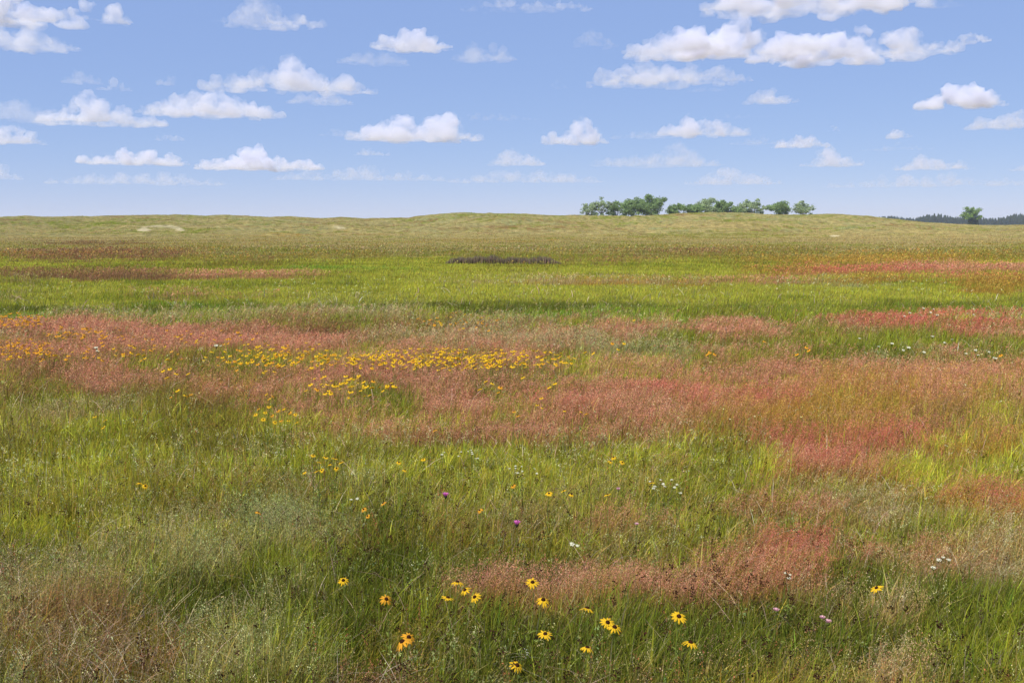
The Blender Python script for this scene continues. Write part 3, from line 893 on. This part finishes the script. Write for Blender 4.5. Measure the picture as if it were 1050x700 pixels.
# ------------------------------------------------------------------ flowers, one by one
def flat_mat(name, col, rough=.7, trans=0.0, var=0.0, scale=60):
    return leaf_mat(name, col, trans=trans, gloss=0.0, var=var, scale=scale)


M_YEL = flat_mat('petal_yellow', (.66, .40, .02), trans=.3, var=.12, scale=120)
M_ORA = flat_mat('petal_orange', (.62, .29, .025), trans=.3, var=.12, scale=120)
M_DISC = flat_mat('flower_disc', (.030, .012, .006), var=.3, scale=400)
M_STEM = flat_mat('flower_stem', (.13, .16, .03), trans=.1)
M_WHITE = flat_mat('petal_white', (.66, .64, .46), trans=.3, var=.1)
M_PINK = flat_mat('petal_pink', (.72, .20, .50), trans=.25, var=.15)
M_PALEP = flat_mat('petal_pale_pink', (.72, .42, .45), trans=.25, var=.15)
M_BUR = flat_mat('thistle_base', (.045, .035, .03), var=.3, scale=200)


def petal_mb(mb, ang, L, w, droop, twist, r0, mi=0):
    ca, sa = math.cos(ang), math.sin(ang)
    rows = [(0.0, .5), (.35, .95), (.75, .85), (1.0, .2)]
    vs = []
    for t, ww in rows:
        rad = r0 + L * t; z = -droop * L * t * t + .003
        for sgn in (-1, 0, 1):
            yy = sgn * w * .5 * ww; zz = z + (-.12 * w if sgn else .05 * w) + twist * yy
            if t == 1.0 and sgn == 0: rad2 = rad + w * .12
            else: rad2 = rad
            vs.append((ca * rad2 - sa * yy, sa * rad2 + ca * yy, zz))
    fs = []
    for i in range(3):
        for j in range(2): fs.append((i * 3 + j, i * 3 + j + 1, i * 3 + j + 4, i * 3 + j + 3))
    mb.add(vs, fs, mi)


def petals_mesh(seed, n, D, droop, mat, far=False):
    r = random.Random(seed); mb = MB(); Rr = D / 2
    for k in range(n):
        a = 2 * math.pi * k / n + r.uniform(-.12, .12); L = (Rr - .007) * r.uniform(.82, 1.06)
        petal_mb(mb, a, L, Rr * .27, droop + r.uniform(-.15, .2), r.uniform(-.3, .3), .006)
    return mb.mesh('petals', mat)


def disc_mesh(rad=.0095):
    mb = MB(); n = 10; vs = []; fs = []
    prof = [(1, -.001), (1.05, .003), (.85, .0075), (.45, .0105)]
    for q, z in prof:
        for k in range(n):
            a = 2 * math.pi * k / n; vs.append((math.cos(a) * rad * q, math.sin(a) * rad * q, z))
    vs.append((0, 0, .0115))
    for i in range(3):
        for k in range(n): fs.append((i * n + k, i * n + (k + 1) % n, (i + 1) * n + (k + 1) % n, (i + 1) * n + k))
    for k in range(n): fs.append((3 * n + k, 3 * n + (k + 1) % n, 4 * n))
    mb.add(vs, fs); return mb.mesh('disc', M_DISC, smooth=True)


def stem_into(mb, H, r, leaves=4, rad=.0018, mi=0, dx=0.0):
    pts = [(dx * (1 - (1 - t) ** 2), .012 * math.sin(t * 3 + r.random()) * t, H * t) for t in (0, .3, .6, .85, 1)]
    off = pts[-1]; pts = [(p[0] - off[0], p[1] - off[1], p[2] - H) for p in pts]
    mb.tube(pts, [rad * 1.3, rad * 1.2, rad, rad * .9, rad * .8], 5, mi)
    for k in range(leaves):
        t = r.uniform(.12, .7); a = r.random() * 6.28; L = r.uniform(.04, .08); w = L * .10
        p = Vector(pts[0]).lerp(Vector(pts[-1]), t); d = Vector((math.cos(a), math.sin(a), .8)).normalized(); s = Vector((-math.sin(a), math.cos(a), 0))
        m = p + d * L * .5 + Vector((0, 0, .004)); e = p + d * L + Vector((0, 0, -L * .25))
        mb.add([p, m - s * w, m + s * w, e], [(0, 1, 2), (1, 3, 2)], mi)


PET = [petals_mesh(s, n, d, dr, M_YEL) for s, n, d, dr in ((1, 12, .070, .25), (2, 11, .064, .45), (3, 13, .072, .15), (4, 12, .066, .6))]
PETO = [petals_mesh(s, n, d, dr, M_ORA) for s, n, d, dr in ((5, 12, .064, .35), (6, 11, .068, .5))]
DISC = disc_mesh()
STEMS = []
for q in range(5):
    mb = MB(); rr_ = random.Random(40 + q); stem_into(mb, .62, rr_, 5, dx=rr_.uniform(-.08, .08)); STEMS.append(mb.mesh('stem', M_STEM))


def ground_z(x, y):
    return float(terrain(np.array([x]), np.array([y]))[0])


def head_rot(r, near=True):
    """tilt mostly towards the sun and a little at random"""
    t = Vector((sv.x * .3 + r.uniform(-.6, .6), sv.y * .3 - .1 + r.uniform(-.5, .55), 1.0)).normalized()
    q = t.to_track_quat('Z', 'Y').to_matrix().to_4x4() @ Matrix.Rotation(r.random() * 6.28, 4, 'Z')
    return q


FLOWER_N = [0]


def yellow_flower(u, v, label, group, h=None, scale=1.0, orange=False):
    r = random.Random(int(u * 131 + v * 977)); h = h or r.uniform(.36, .50)
    x, y = at(u, v, h)
    gz = ground_z(x, y)
    root = empty('black_eyed_susan', (x, y, gz)); tag(root, label, 'flower', group)
    hd = link('petals', r.choice(PETO if orange else PET), root)
    m = head_rot(r); s = scale * r.uniform(.88, 1.12)
    hd.matrix_local = Matrix.Translation((0, 0, h - gz)) @ m @ Matrix.Scale(s, 4)
    dc = link('disc', DISC, root); dc.matrix_local = Matrix.Translation((0, 0, h - gz)) @ m @ Matrix.Scale(s, 4)
    st = link('stem', r.choice(STEMS), root)
    st.matrix_local = Matrix.Translation((0, 0, h - gz)) @ Matrix.Rotation(r.random() * 6.28, 4, 'Z') @ Matrix.Scale((h - gz) / .62, 4, (0, 0, 1))
    FLOWER_N[0] += 1
    return root


# simple whole-plant meshes for the drifts, where the parts are smaller than a pixel
FARM = []
for q in range(8):
    mb = MB(); r_ = random.Random(70 + q); tilt = Matrix.Translation((0, 0, 0)) @ head_rot(r_)
    hm = MB(); nP = 10
    for k in range(nP): petal_mb(hm, 6.283 * k / nP + r_.uniform(-.1, .1), .030, .018, .3 + r_.uniform(-.1, .2), 0, .006)
    dm = DISC
    mb.add([tilt @ Vector(p) for p in hm.v], hm.f, 0)
    mb.add([tilt @ Vector(p.co) for p in dm.vertices], [tuple(p.vertices) for p in dm.polygons], 1)
    stem_into(mb, .5, r_, 3, mi=2)
    FARM.append((mb.mesh('drift_flower', [M_YEL, M_DISC, M_STEM]), mb.mesh('drift_flower_orange', [M_ORA, M_DISC, M_STEM])))


def far_flower(u, v, label, group, orange=False):
    r = random.Random(int(u * 313 + v * 757)); h = r.uniform(.28, .40)
    x, y = at(u, v, h)
    gz = ground_z(x, y); o = link('black_eyed_susan', r.choice(FARM)[1 if orange else 0])
    o.location = (x, y, gz + (h - gz)); o.scale = (.80, .80, 1.0); o.rotation_euler = (0, 0, r.uniform(-.7, .7))
    tag(o, label, 'flower', group); FLOWER_N[0] += 1


NEAR = [
    (469, 597, 'upper left bloom of the four yellow flowers left on the near pink grass'),
    (477, 605, 'middle bloom of the four yellow flowers left on the near pink grass'),
    (459, 613, 'small leftmost bloom of the four yellow flowers by the near pink grass'),
    (487, 612, 'lower right bloom of the four yellow flowers on the near pink grass'),
    (546, 597, 'large starry yellow flower standing alone in the middle of the near pink grass'),
    (557, 615, 'yellow flower at the lower edge of near pink grass, under the starry one'),
    (602, 624, 'yellow flower with big dark eye in dark grass, right below the pink strip'),
    (623, 638, 'smaller left bloom of the touching pair of yellow flowers'),
    (630, 643, 'larger right bloom of the touching pair of yellow flowers'),
    (559, 650, 'yellow flower in dark grass straight below the starry one'),
    (602, 664, 'yellow flower half sunk in dark grass below the touching pair'),
    (696, 632, 'widest open yellow flower with thin petals, right of the touching pair'),
    (708, 659, 'yellow flower at the bottom below the widest open one'),
    (396, 614, 'orange yellow bloom seen edge on, left of the near pink grass'),
    (413, 658, 'lower one of two small orange blooms low in the grass left of centre'),
    (419, 653, 'upper one of two small orange blooms low in the grass left of centre'),
    (352, 595, 'small dull yellow bloom in the olive grass left of the four by the pink grass'),
    (530, 682, 'half hidden yellow bloom at the very bottom of the picture'),
    (899, 603, 'lone yellow flower in green grass below the right end of pink strip'),
    (492, 523, 'small orange flower alone between the two pink thistles'),
    (563, 506, 'bigger yellow flower in the lime grass right of the upper thistle'),
    (526, 498, 'faint yellow flower in the lime grass above the small orange one'),
    (578, 503, 'lemon yellow flower, left one of a close pair in lime grass'),
    (586, 507, 'lemon yellow flower, right one of a close pair in lime grass'),
    (623, 507, 'tiny yellow flower beside pale pink clover in lime grass'),
    (668, 495, 'yellow flower at the left edge of the white yarrow cluster'),
    (373, 522, 'upper one of two dull orange blooms left of the upper thistle'),
    (377, 529, 'lower one of two dull orange blooms left of the upper thistle'),
    (393, 516, 'single dull orange bloom just left of the upper thistle'),
    (143, 495, 'left one of two yellow flowers alone in the left olive grass'),
    (149, 498, 'right one of two yellow flowers alone in the left olive grass'),
    (265, 525, 'single orange flower in the silvery grass at left'),
    (409, 474, 'left one of three yellow flowers left of the cream florets'),
    (434, 471, 'right one of three yellow flowers left of the cream florets'),
    (415, 482, 'lowest of three yellow flowers left of the cream florets'),
    (626, 473, 'left one of the three flowers in a row right of the lime grass'),
    (638, 474, 'right one of the three flowers in a row right of the lime grass'),
    (629, 469, 'top one of the three flowers in a row right of the lime grass'),
    (446, 441, 'orange flower at the lower edge of the long red pink drift'),
]
for i, (u, v, lab) in enumerate(NEAR):
    yellow_flower(u, v, lab, None, orange=('orange' in lab), scale=1.0 if v > 580 else .68)

rf = random.Random(99)
CL = [  # clusters: (list or ellipse), label, orange share
    ([(321, 467), (334, 469), (328, 474), (330, 482), (312, 484), (343, 470), (345, 480), (325, 483), (338, 476), (350, 474)], 'yellow flower in the tight bunch beside the dark seed heads left of centre', 0),
    ([(97, 427), (108, 431), (106, 438)], 'yellow flower of the small trio in the left olive grass', .3),
    ([(265, 419), (272, 423), (279, 426), (285, 421), (291, 419), (297, 423), (303, 425), (270, 430), (288, 431), (296, 431), (304, 433), (262, 425), (282, 433), (276, 417)], 'orange yellow flower in the bunch left of the long red pink drift', .4),
    ([(273, 404), (280, 406), (276, 409)], 'yellow flower of the trio above the bunch left of the red pink drift', .2),
    ([(167, 380), (174, 378), (181, 383), (171, 387), (193, 383)], 'yellow flower of the loose group on the brown patch at left', .4),
    ([(182, 400), (193, 406), (175, 407), (190, 405), (196, 404)], 'yellow flower of the low group under the brown patch at left', .4),
    ([(555, 408), (551, 415), (556, 418), (563, 397), (569, 393)], 'yellow flower of the sparse string in the middle of the pink meadow', .3),
    ([(527, 422), (531, 426), (579, 421), (596, 422), (601, 424)], 'yellow flower on the right half of the long red pink drift', .3),
    ([(505, 393), (513, 397), (498, 391), (511, 402), (536, 387), (492, 399)], 'yellow flower in the green gap below the dense yellow drift', .1),
    ([(725, 363), (728, 361), (827, 356), (817, 363), (829, 359), (784, 350), (1026, 364), (733, 363)], 'orange flower sparse at the edge of the dark grass at right', .8),
    ([(650, 322 + 6), (640, 352), (628, 352), (634, 358), (608, 362), (600, 361)], 'yellow flower beside the pale sage herbs in mid meadow', .3),
]
for pts, lab, osh in CL:
    for (u, v) in pts:
        yellow_flower(u, v, lab, lab.replace('yellow flower', 'yellow flowers').replace('orange flower', 'orange flowers'), orange=rf.random() < osh, scale=.66) if v > 400 else far_flower(u, v, lab, lab.replace('flower', 'flowers', 1), orange=rf.random() < osh)
EL = [  # cx, cy, rx, ry, n, label, orange share
    (460, 368, 105, 8, 92, 'yellow flower in the dense yellow drift across the middle of the meadow', .1),
    (285, 366, 60, 11, 36, 'yellow flower in the looser left end of the dense yellow drift', .3),
    (18, 328, 24, 5, 22, 'orange flower in the clump at the left edge, just below the bright green strip', 1),
    (22, 358, 26, 8, 22, 'orange flower in the lower clump at the left edge', .9),
    (85, 341, 35, 5, 12, 'orange flower in the small clumps on the far left pink grass', 1),
    (110, 362, 70, 8, 12, 'orange yellow flower scattered on the far left olive patch', .7),
    (360, 396, 38, 9, 12, 'yellow flower in the green hollow between two pink drifts', .2),
    (475, 330, 45, 7, 10, 'orange flower sparse on the farthest brownish pink grass', .8),
    (200, 345, 60, 6, 8, 'orange flower sparse on the pink grass far at left', .9),
]
for cx, cy, rx, ry, n, lab, osh in EL:
    for k in range(n):
        a = rf.random() * 6.28; q = math.sqrt(rf.random()) if n < 60 else rf.random() ** .6
        far_flower(cx + math.cos(a) * rx * q, cy + math.sin(a) * ry * q, lab, lab.replace('flower', 'flowers', 1), orange=rf.random() < osh)
print('yellow flowers', FLOWER_N[0])


def drift():
    r = random.Random(4); vs = []; fs = []; mi = []
    for cx, cy, rx, ry, n, lab, osh in EL:
        for k in range(int(n * 3.2)):
            a = r.random() * 6.28; q = r.random() ** .6
            u = cx + math.cos(a) * rx * 1.3 * q; v = cy + math.sin(a) * ry * 1.5 * q; h = r.uniform(.28, .38)
            x, y = at(u, v, h); me = r.choice(FARM)[1 if r.random() < osh else 0]; o = len(vs); sc = r.uniform(.5, .85)
            ca, sa = math.cos(r.uniform(-1, 1)), math.sin(r.uniform(-1, 1))
            vs += [(x + (p.co.x * ca - p.co.y * sa) * sc, y + (p.co.x * sa + p.co.y * ca) * sc, h + p.co.z * sc) for p in me.vertices]
            ff = [tuple(i + o for i in p.vertices) for p in me.polygons]; fs += ff
            mi += [p.material_index + (10 if me.name.startswith('drift_flower_orange') else 0) for p in me.polygons]
    me = bpy.data.meshes.new('small_yellow_flowers'); me.from_pydata(vs, [], fs)
    for m in (M_YEL, M_DISC, M_STEM, M_ORA): me.materials.append(m)
    me.polygons.foreach_set('material_index', [3 if q == 10 else q % 10 for q in mi]); me.update()
    tag(link('small_yellow_flowers', me), 'countless smaller yellow and orange blooms filling the flower drifts', 'flowers', kind='stuff')


drift()

# white yarrow: flat topped clusters on a stem
def umbel(seed, n, spread, fl):
    r = random.Random(seed); mb = MB()
    for k in range(n):
        a = r.random() * 6.28; q = math.sqrt(r.random()) * spread; x, y = math.cos(a) * q, math.sin(a) * q; z = -q * q * 3 + r.uniform(-.004, .004)
        t = fl * r.uniform(.7, 1.3); ax = r.random() * 3
        vs = [(x + math.cos(ax + j * 1.2566) * t, y + math.sin(ax + j * 1.2566) * t, z + r.uniform(-.002, .003)) for j in range(5)] + [(x, y, z + .002)]
        mb.add(vs, [(j, (j + 1) % 5, 5) for j in range(5)], 0)
        mb.tube([(0, 0, -.06), (x * .6, y * .6, -.02), (x, y, z)], .0007, 3, 1, cap=False)
    hd = mb
    st = MB(); stem_into(st, .45, r, 6)
    return hd.mesh('flower_head', [M_WHITE, M_STEM]), st.mesh('stem', M_STEM)


UMB = [umbel(s, 34, .032, .0065) for s in range(4)]


def yarrow(u, v, label, group, sc=1.0, h=.36):
    r = random.Random(int(u * 7 + v * 991)); h = h * r.uniform(.9, 1.1); x, y = at(u, v, h)
    gz = ground_z(x, y); root = empty('yarrow', (x, y, gz)); tag(root, label, 'flower', group)
    a, b = r.choice(UMB)
    hd = link('flower_head', a, root); hd.matrix_local = Matrix.Translation((0, 0, h - gz)) @ Matrix.Rotation(r.uniform(.1, .6), 4, 'X') @ Matrix.Rotation(r.random() * 6, 4, 'Z') @ Matrix.Scale(sc, 4)
    st = link('stem', b, root); st.matrix_local = Matrix.Translation((0, 0, h - gz - .05)) @ Matrix.Scale((h - gz) / .47, 4, (0, 0, 1))


WH = [
    ([(669 + rf.uniform(-4, 28), 498 + rf.uniform(-8, 8)) for _ in range(12)], 'white flower head in the cluster right of the lime grass', .55),
    ([(445 + rf.uniform(0, 45), 466 + rf.uniform(-5, 5)) for _ in range(10)], 'cream flower head in the streak at the top of the green grass', .5),
    ([(523 + rf.uniform(0, 28), 481 + rf.uniform(-4, 4)) for _ in range(7)], 'cream flower head in the short row below the cream streak', .5),
    ([(968, 571), (958, 580), (973, 574), (963, 573)], 'white flower head in green grass beneath the right end of the pink strip', .6),
    ([(803, 586), (810, 588), (807, 593)], 'white flower head of the trio inside the near red pink patch', .5),
    ([(362, 513), (368, 512)], 'flat white flower head in the dull grass left of the upper thistle', .8),
    ([(586, 556), (591, 558)], 'slanted white flower head right of the lower thistle', .7),
    ([(882, 348), (933, 356), (957, 344), (977, 349), (970, 351), (990, 362), (1013, 361), (1005, 364), (900, 356), (915, 353), (925, 360), (946, 360), (1000, 359), (1020, 366)], 'white flower head in front of the dark grass at right', 1.4),
    ([(947, 317), (952, 320), (960, 322), (957, 318), (997, 322), (993, 320), (927, 323), (935, 321)], 'white flower head on the far bright red strip at right', 1.5),
    ([(98, 359), (102, 360), (100, 357)], 'white flower head between the orange flowers far at left', 1.4),
    ([(222, 353), (227, 354)], 'cream flower head far at left under the pink drift', 1.4),
]
for pts, lab, sc in WH:
    for p in pts: yarrow(p[0] + rf.uniform(-2, 2), p[1] + rf.uniform(-1.5, 1.5), lab, lab.replace('head', 'heads', 1), sc * rf.uniform(.36, .66))


def thistle(u, v, label, h=.46, sc=1.0, pale=False):
    r = random.Random(int(u)); x, y = at(u, v, h); gz = ground_z(x, y)
    root = empty('clover' if pale else 'thistle', (x, y, gz)); tag(root, label, 'clover' if pale else 'thistle')
    mb = MB()
    for k in range(70):
        a = r.random() * 6.28; q = r.random() ** .5; rad = .016 * q; d = Vector((math.cos(a) * q * 1.1, math.sin(a) * q * 1.1, 1)).normalized()
        p = Vector((math.cos(a) * rad * .6, math.sin(a) * rad * .6, 0)); s = d.cross(Vector((0, 0, 1))) if q > .05 else Vector((1, 0, 0))
        s = s.normalized() * .0016; e = p + d * .026 * r.uniform(.8, 1.1)
        mb.add([p - s, p + s, e + s, e - s], [(0, 1, 2, 3)])
    hd = mb.build('flower_head', M_PALEP if pale else M_PINK, root); hd.matrix_local = Matrix.Translation((0, 0, h - gz)) @ Matrix.Scale(sc, 4)
    bb = MB(); bb.tube([(0, 0, -.022), (0, 0, -.014), (0, 0, -.004), (0, 0, .004)], [.003, .011, .013, .009], 9)
    b = bb.build('bur', M_STEM if pale else M_BUR, root, True); b.matrix_local = Matrix.Translation((0, 0, h - gz)) @ Matrix.Scale(sc, 4)
    sm = MB(); stem_into(sm, .45, r, 6, rad=.0025); s_ = sm.build('stem', M_STEM, root); s_.matrix_local = Matrix.Translation((0, 0, h - gz - .015 * sc)) @ Matrix.Scale((h - gz) / .46, 4, (0, 0, 1))


thistle(457, 508, 'upper pink thistle with dark bur in dull green grass left of the lime patch', sc=.8)
thistle(530, 537, 'lower bright pink thistle standing above the near pink grass strip', sc=.8)
thistle(634, 502, 'pale pink clover head in the lime grass left of the white cluster', .34, .6, True)
thistle(796, 626, 'small magenta pink clover in dark grass at the lower right', .32, .55, True)
thistle(843, 634, 'left of two dusky pink clovers side by side at the lower right', .32, .55, True)
thistle(849, 638, 'right of two dusky pink clovers side by side at the lower right', .32, .6, True)
thistle(653, 538, 'tiny pink clover at the small pink wisp right of centre', .32, .55, True)

# ------------------------------------------------------------------ trees
BARK = bark_mat('bark', (.20, .16, .12)); BARKP = bark_mat('pale_bark', (.45, .41, .34))
TL = {k: leaf_mat('crown_' + k, c, trans=.38, gloss=0.0, var=.25, scale=.5) for k, c in dict(mid=(.24, .33, .12), pale=(.33, .40, .20), fresh=(.22, .33, .06), dark=(.030, .045, .022)).items()}


def tree(X, Y, H, Wd, label, kind='mid', seed=0, open_=.0, leafn=2600, leaf=.26, group=None, bark=None, name='cottonwood_tree', base=None, crown_lo=.10, depth=None):
    r = random.Random(seed); rn = np.random.default_rng(seed)
    z0 = ground_z(X, Y) - .05 if base is None else base
    root = empty(name, (X, Y, z0)); tag(root, label, 'tree', group)
    tb = MB(); fork = H * r.uniform(.16, .24); tr = H * .028
    tb.tube([(0, 0, -.2), (r.uniform(-.1, .1), 0, fork * .5), (r.uniform(-.2, .2), r.uniform(-.2, .2), fork)], [tr * 1.4, tr, tr * .9], 8)
    leafn = int(leafn * 1.7)
    nl = r.randint(9, 12); tips = []
    depth = depth or Wd * .85
    for k in range(nl):
        a = 6.283 * k / nl + r.uniform(-.4, .4); q = r.uniform(.45, 1.0) if k else .05
        end = Vector((math.cos(a) * Wd * .46 * q, math.sin(a) * depth * .46 * q, H * (r.uniform(.70, .90) - (r.uniform(.1, .5)) * q)))
        st = Vector((0, 0, fork * r.uniform(.8, 1))); mid = st.lerp(end, .5) + Vector((0, 0, H * .05))
        tb.tube([st, mid, end], [tr * .55, tr * .35, tr * .12], 5)
        tips.append(end)
        for j in range(3):
            e2 = end + Vector((r.uniform(-1, 1) * Wd * .18, r.uniform(-1, 1) * depth * .18, r.uniform(-.06, .16) * H)); s2 = mid.lerp(end, r.uniform(.2, .8))
            tb.tube([s2, e2], [tr * .2, tr * .06], 4); tips.append(e2)
    tb.build('trunk', bark or BARK, root, smooth=True)
    # crown: leaf clumps round the limb tips
    if crown_lo < .2:      # low skirts of foliage, these trees branch from the ground
        for k in range(int(nl * .8)):
            a = r.random() * 6.283; q = r.uniform(.3, .95); tips.append(Vector((math.cos(a) * Wd * .44 * q, math.sin(a) * depth * .44 * q, H * r.uniform(.22, .5))))
    C = np.array([tuple(t) for t in tips]); nc = len(C)
    w = rn.uniform(.5, 1.2, nc); idx = rn.choice(nc, leafn, p=w / w.sum()) 
    rad = np.array([r.uniform(.10, .19) * min(Wd, H * 1.1) for _ in range(nc)]) * (1 - open_ * .3)
    d = rn.normal(0, 1, (leafn, 3)); d /= np.linalg.norm(d, axis=1)[:, None]
    rr = rn.random(leafn) ** .45
    P = C[idx] + d * (rad[idx] * rr)[:, None] * np.array([1.15, 1.0, .85])
    P[:, 0] = np.clip(P[:, 0], -Wd * .62, Wd * .62)
    P[:, 2] = np.where(P[:, 2] < H * crown_lo, H * crown_lo + rn.random(leafn) * H * .15, P[:, 2])
    V, T, _ = flecks(P[:, 0], P[:, 1], P[:, 2], leaf * 1.25 * rn.uniform(.6, 1.5, leafn), np.zeros((leafn, 3)), rn, 1.2, .1)
    me = mesh_np('crown', V, [T], TL[kind]); link('crown', me, root)
    return root


def px_tree(u, top, base_v, Wpx, Y, label, **k):
    """a tree whose top and width are read off the photograph at distance Y"""
    x, _, zt = at_dist(u, top, Y); g = ground_z(x, Y)
    tree(x, Y, zt - g, Wpx * 1.12 * Y / F, label, **k)


G = 'row of broadleaf trees behind the dune ridge'
px_tree(606, 206, 224, 17, 372, 'small thin crowned tree at the left end of the ridge row', kind='pale', seed=1, open_=1, leafn=900, group=G)
px_tree(617, 203, 224, 18, 366, 'airy tree second from the left in the ridge row, sky showing through', kind='pale', seed=2, open_=1, leafn=1300, group=G)
px_tree(633, 206, 224, 17, 370, 'rounded low tree left of the tallest dark crown in the ridge row', kind='mid', seed=3, leafn=1900, group=G)
px_tree(650, 203.5, 224, 20, 362, 'dense tree forming the left side of the tallest dark crown group', kind='mid', seed=4, leafn=3200, group=G)
px_tree(668, 201, 224, 26, 368, 'tallest and darkest dense tree of the ridge row', kind='mid', seed=5, leafn=4200, group=G)
px_tree(691, 209, 223, 14, 372, 'lowest shrubby tree in the gap right of the tallest dark crown', kind='mid', seed=6, leafn=1500, group=G)
px_tree(710, 207, 223, 22, 362, 'dense tree starting the long middle block of the ridge row', kind='mid', seed=7, leafn=3000, group=G)
px_tree(727, 203.5, 223, 26, 370, 'tall rounded pale green tree at the centre of the middle block', kind='pale', seed=8, leafn=3600, group=G, bark=BARKP)
px_tree(745, 206, 223, 24, 364, 'broad grey green tree on the right of the middle block', kind='mid', seed=9, leafn=3000, group=G)
px_tree(762, 209, 222, 18, 372, 'low pale tree between the middle block and the spiky topped tree', kind='pale', seed=10, leafn=1800, group=G)
px_tree(774, 204, 222, 22, 366, 'pale spiky topped tree with visible white limbs', kind='pale', seed=11, open_=.8, leafn=1700, group=G, bark=BARKP)
px_tree(801, 204.5, 222, 23, 364, 'separate round tree second from the right end of the ridge row', kind='mid', seed=12, leafn=2700, group=G)
px_tree(824, 206, 222, 19, 370, 'small airy round tree at the right end of the ridge row', kind='pale', seed=13, open_=.6, leafn=1500, group=G)
# the lone tree and the dark junipers at its foot
x_, y_ = at(995, 232.2, 0.0)
YL = y_
tree(x_, YL, 19 * YL / F, 17 * YL / F, 'lone tree with fresh green crown far right, in front of the dark woods', kind='fresh', seed=21, leafn=2600, leaf=.42, crown_lo=.36)


def juniper(X, Y, H, Wd, label, seed, name='juniper', group=None):
    rn = np.random.default_rng(seed); root = empty(name, (X, Y, ground_z(X, Y) - .05)); tag(root, label, 'juniper', group)
    t = MB(); t.tube([(0, 0, 0), (0, 0, H * .8)], [H * .03, H * .008], 6); t.build('trunk', BARK, root)
    n = 1800; z = rn.random(n) ** 1.1; rad = Wd * .5 * np.sqrt(np.clip(1 - z ** 1.6, 0, 1)) * (.75 + .3 * rn.random(n)) * (.25 + .75 * np.clip(z * 8, 0, 1))
    a = rn.random(n) * 6.28; q = rn.random(n) ** .4
    V, T, _ = flecks(np.cos(a) * rad * q, np.sin(a) * rad * q, z * H + .1, rn.uniform(.25, .6, n), np.zeros((n, 3)), rn, 1.3, .6)
    link('crown', mesh_np('crown', V, [T], TL['dark']), root)


juniper(x_ - .8, YL - 3.5, 9.5 * YL / F, 9 * YL / F, 'darker left juniper bush under the lone tree', 31)
juniper(x_ + 1.8, YL - 3.0, 8.5 * YL / F, 8 * YL / F, 'right juniper bush under the lone tree', 32)

# far conifer woods: reads as one mass
def woods():
    rn = np.random.default_rng(77); Vs = []; Fs = []; Cs = []; o = 0
    n = 1700
    for k in range(n):
        Y = rn.uniform(1250, 1500); u = rn.uniform(850, 1240); X = (u - 525) / F * Y
        f = np.clip((u - 850) / 40, .7, 1)
        H = 12.5 * Y / 1350 * rn.uniform(.6, 1.1) * (.88 + .25 * math.sin(u * .11) * math.sin(u * .037 + 1)) * f; Wd = H * rn.uniform(.28, .5)
        lv = 6; m = 7; vs = []
        jit = rn.uniform(.7, 1.3, (lv * 2, m))
        for l in range(lv):
            zz = H * l / lv; R0 = Wd * (1 - l / lv) + .25
            for j in range(m): a = 6.283 * j / m + l; vs.append((X + math.cos(a) * R0 * jit[2 * l, j], Y + math.sin(a) * R0 * jit[2 * l, j], zz))
            R1 = R0 * .55
            for j in range(m): a = 6.283 * j / m + l; vs.append((X + math.cos(a) * R1 * jit[2 * l + 1, j], Y + math.sin(a) * R1 * jit[2 * l + 1, j], zz + H / lv * .8))
        vs.append((X, Y, H * rn.uniform(1, 1.1)))
        fs = []
        for l in range(lv * 2 - 1):
            for j in range(m): fs.append((o + l * m + j, o + l * m + (j + 1) % m, o + (l + 1) * m + (j + 1) % m, o + (l + 1) * m + j))
        top = [(o + (lv * 2 - 1) * m + j, o + (lv * 2 - 1) * m + (j + 1) % m, o + lv * 2 * m) for j in range(m)]
        Vs.append(np.array(vs)); Fs.append((fs, top)); o += len(vs)
    V = np.concatenate(Vs); Q = np.array([f for a, b in Fs for f in a]); T = np.array([f for a, b in Fs for f in b])
    me = mesh_np('distant_woods', V, [Q, T], TL['dark'])
    tag(link('distant_woods', me), 'long dark conifer woods on the far horizon at the right', 'woods', kind='stuff')


woods()

# ------------------------------------------------------------------ air
HAZE = True
if HAZE:
    m, nt, out = new_mat('haze')
    v = nt.nodes.new('ShaderNodeVolumePrincipled'); v.inputs['Color'].default_value = (.80, .88, 1.0, 1)
    v.inputs['Density'].default_value = .00017; v.inputs['Anisotropy'].default_value = 0.2
    nt.links.new(v.outputs[0], out.inputs['Volume'])
    b = MB(); X0, X1, Y0, Y1, Z0, Z1 = -46000, 46000, -46000, 46000, -3.0, 22.0
    b.add([(X0, Y0, Z0), (X1, Y0, Z0), (X1, Y1, Z0), (X0, Y1, Z0), (X0, Y0, Z1), (X1, Y0, Z1), (X1, Y1, Z1), (X0, Y1, Z1)],
          [(0, 3, 2, 1), (4, 5, 6, 7), (0, 1, 5, 4), (1, 2, 6, 5), (2, 3, 7, 6), (3, 0, 4, 7)])
    tag(b.build('haze', m), 'thin summer haze over the prairie', 'haze', kind='stuff')
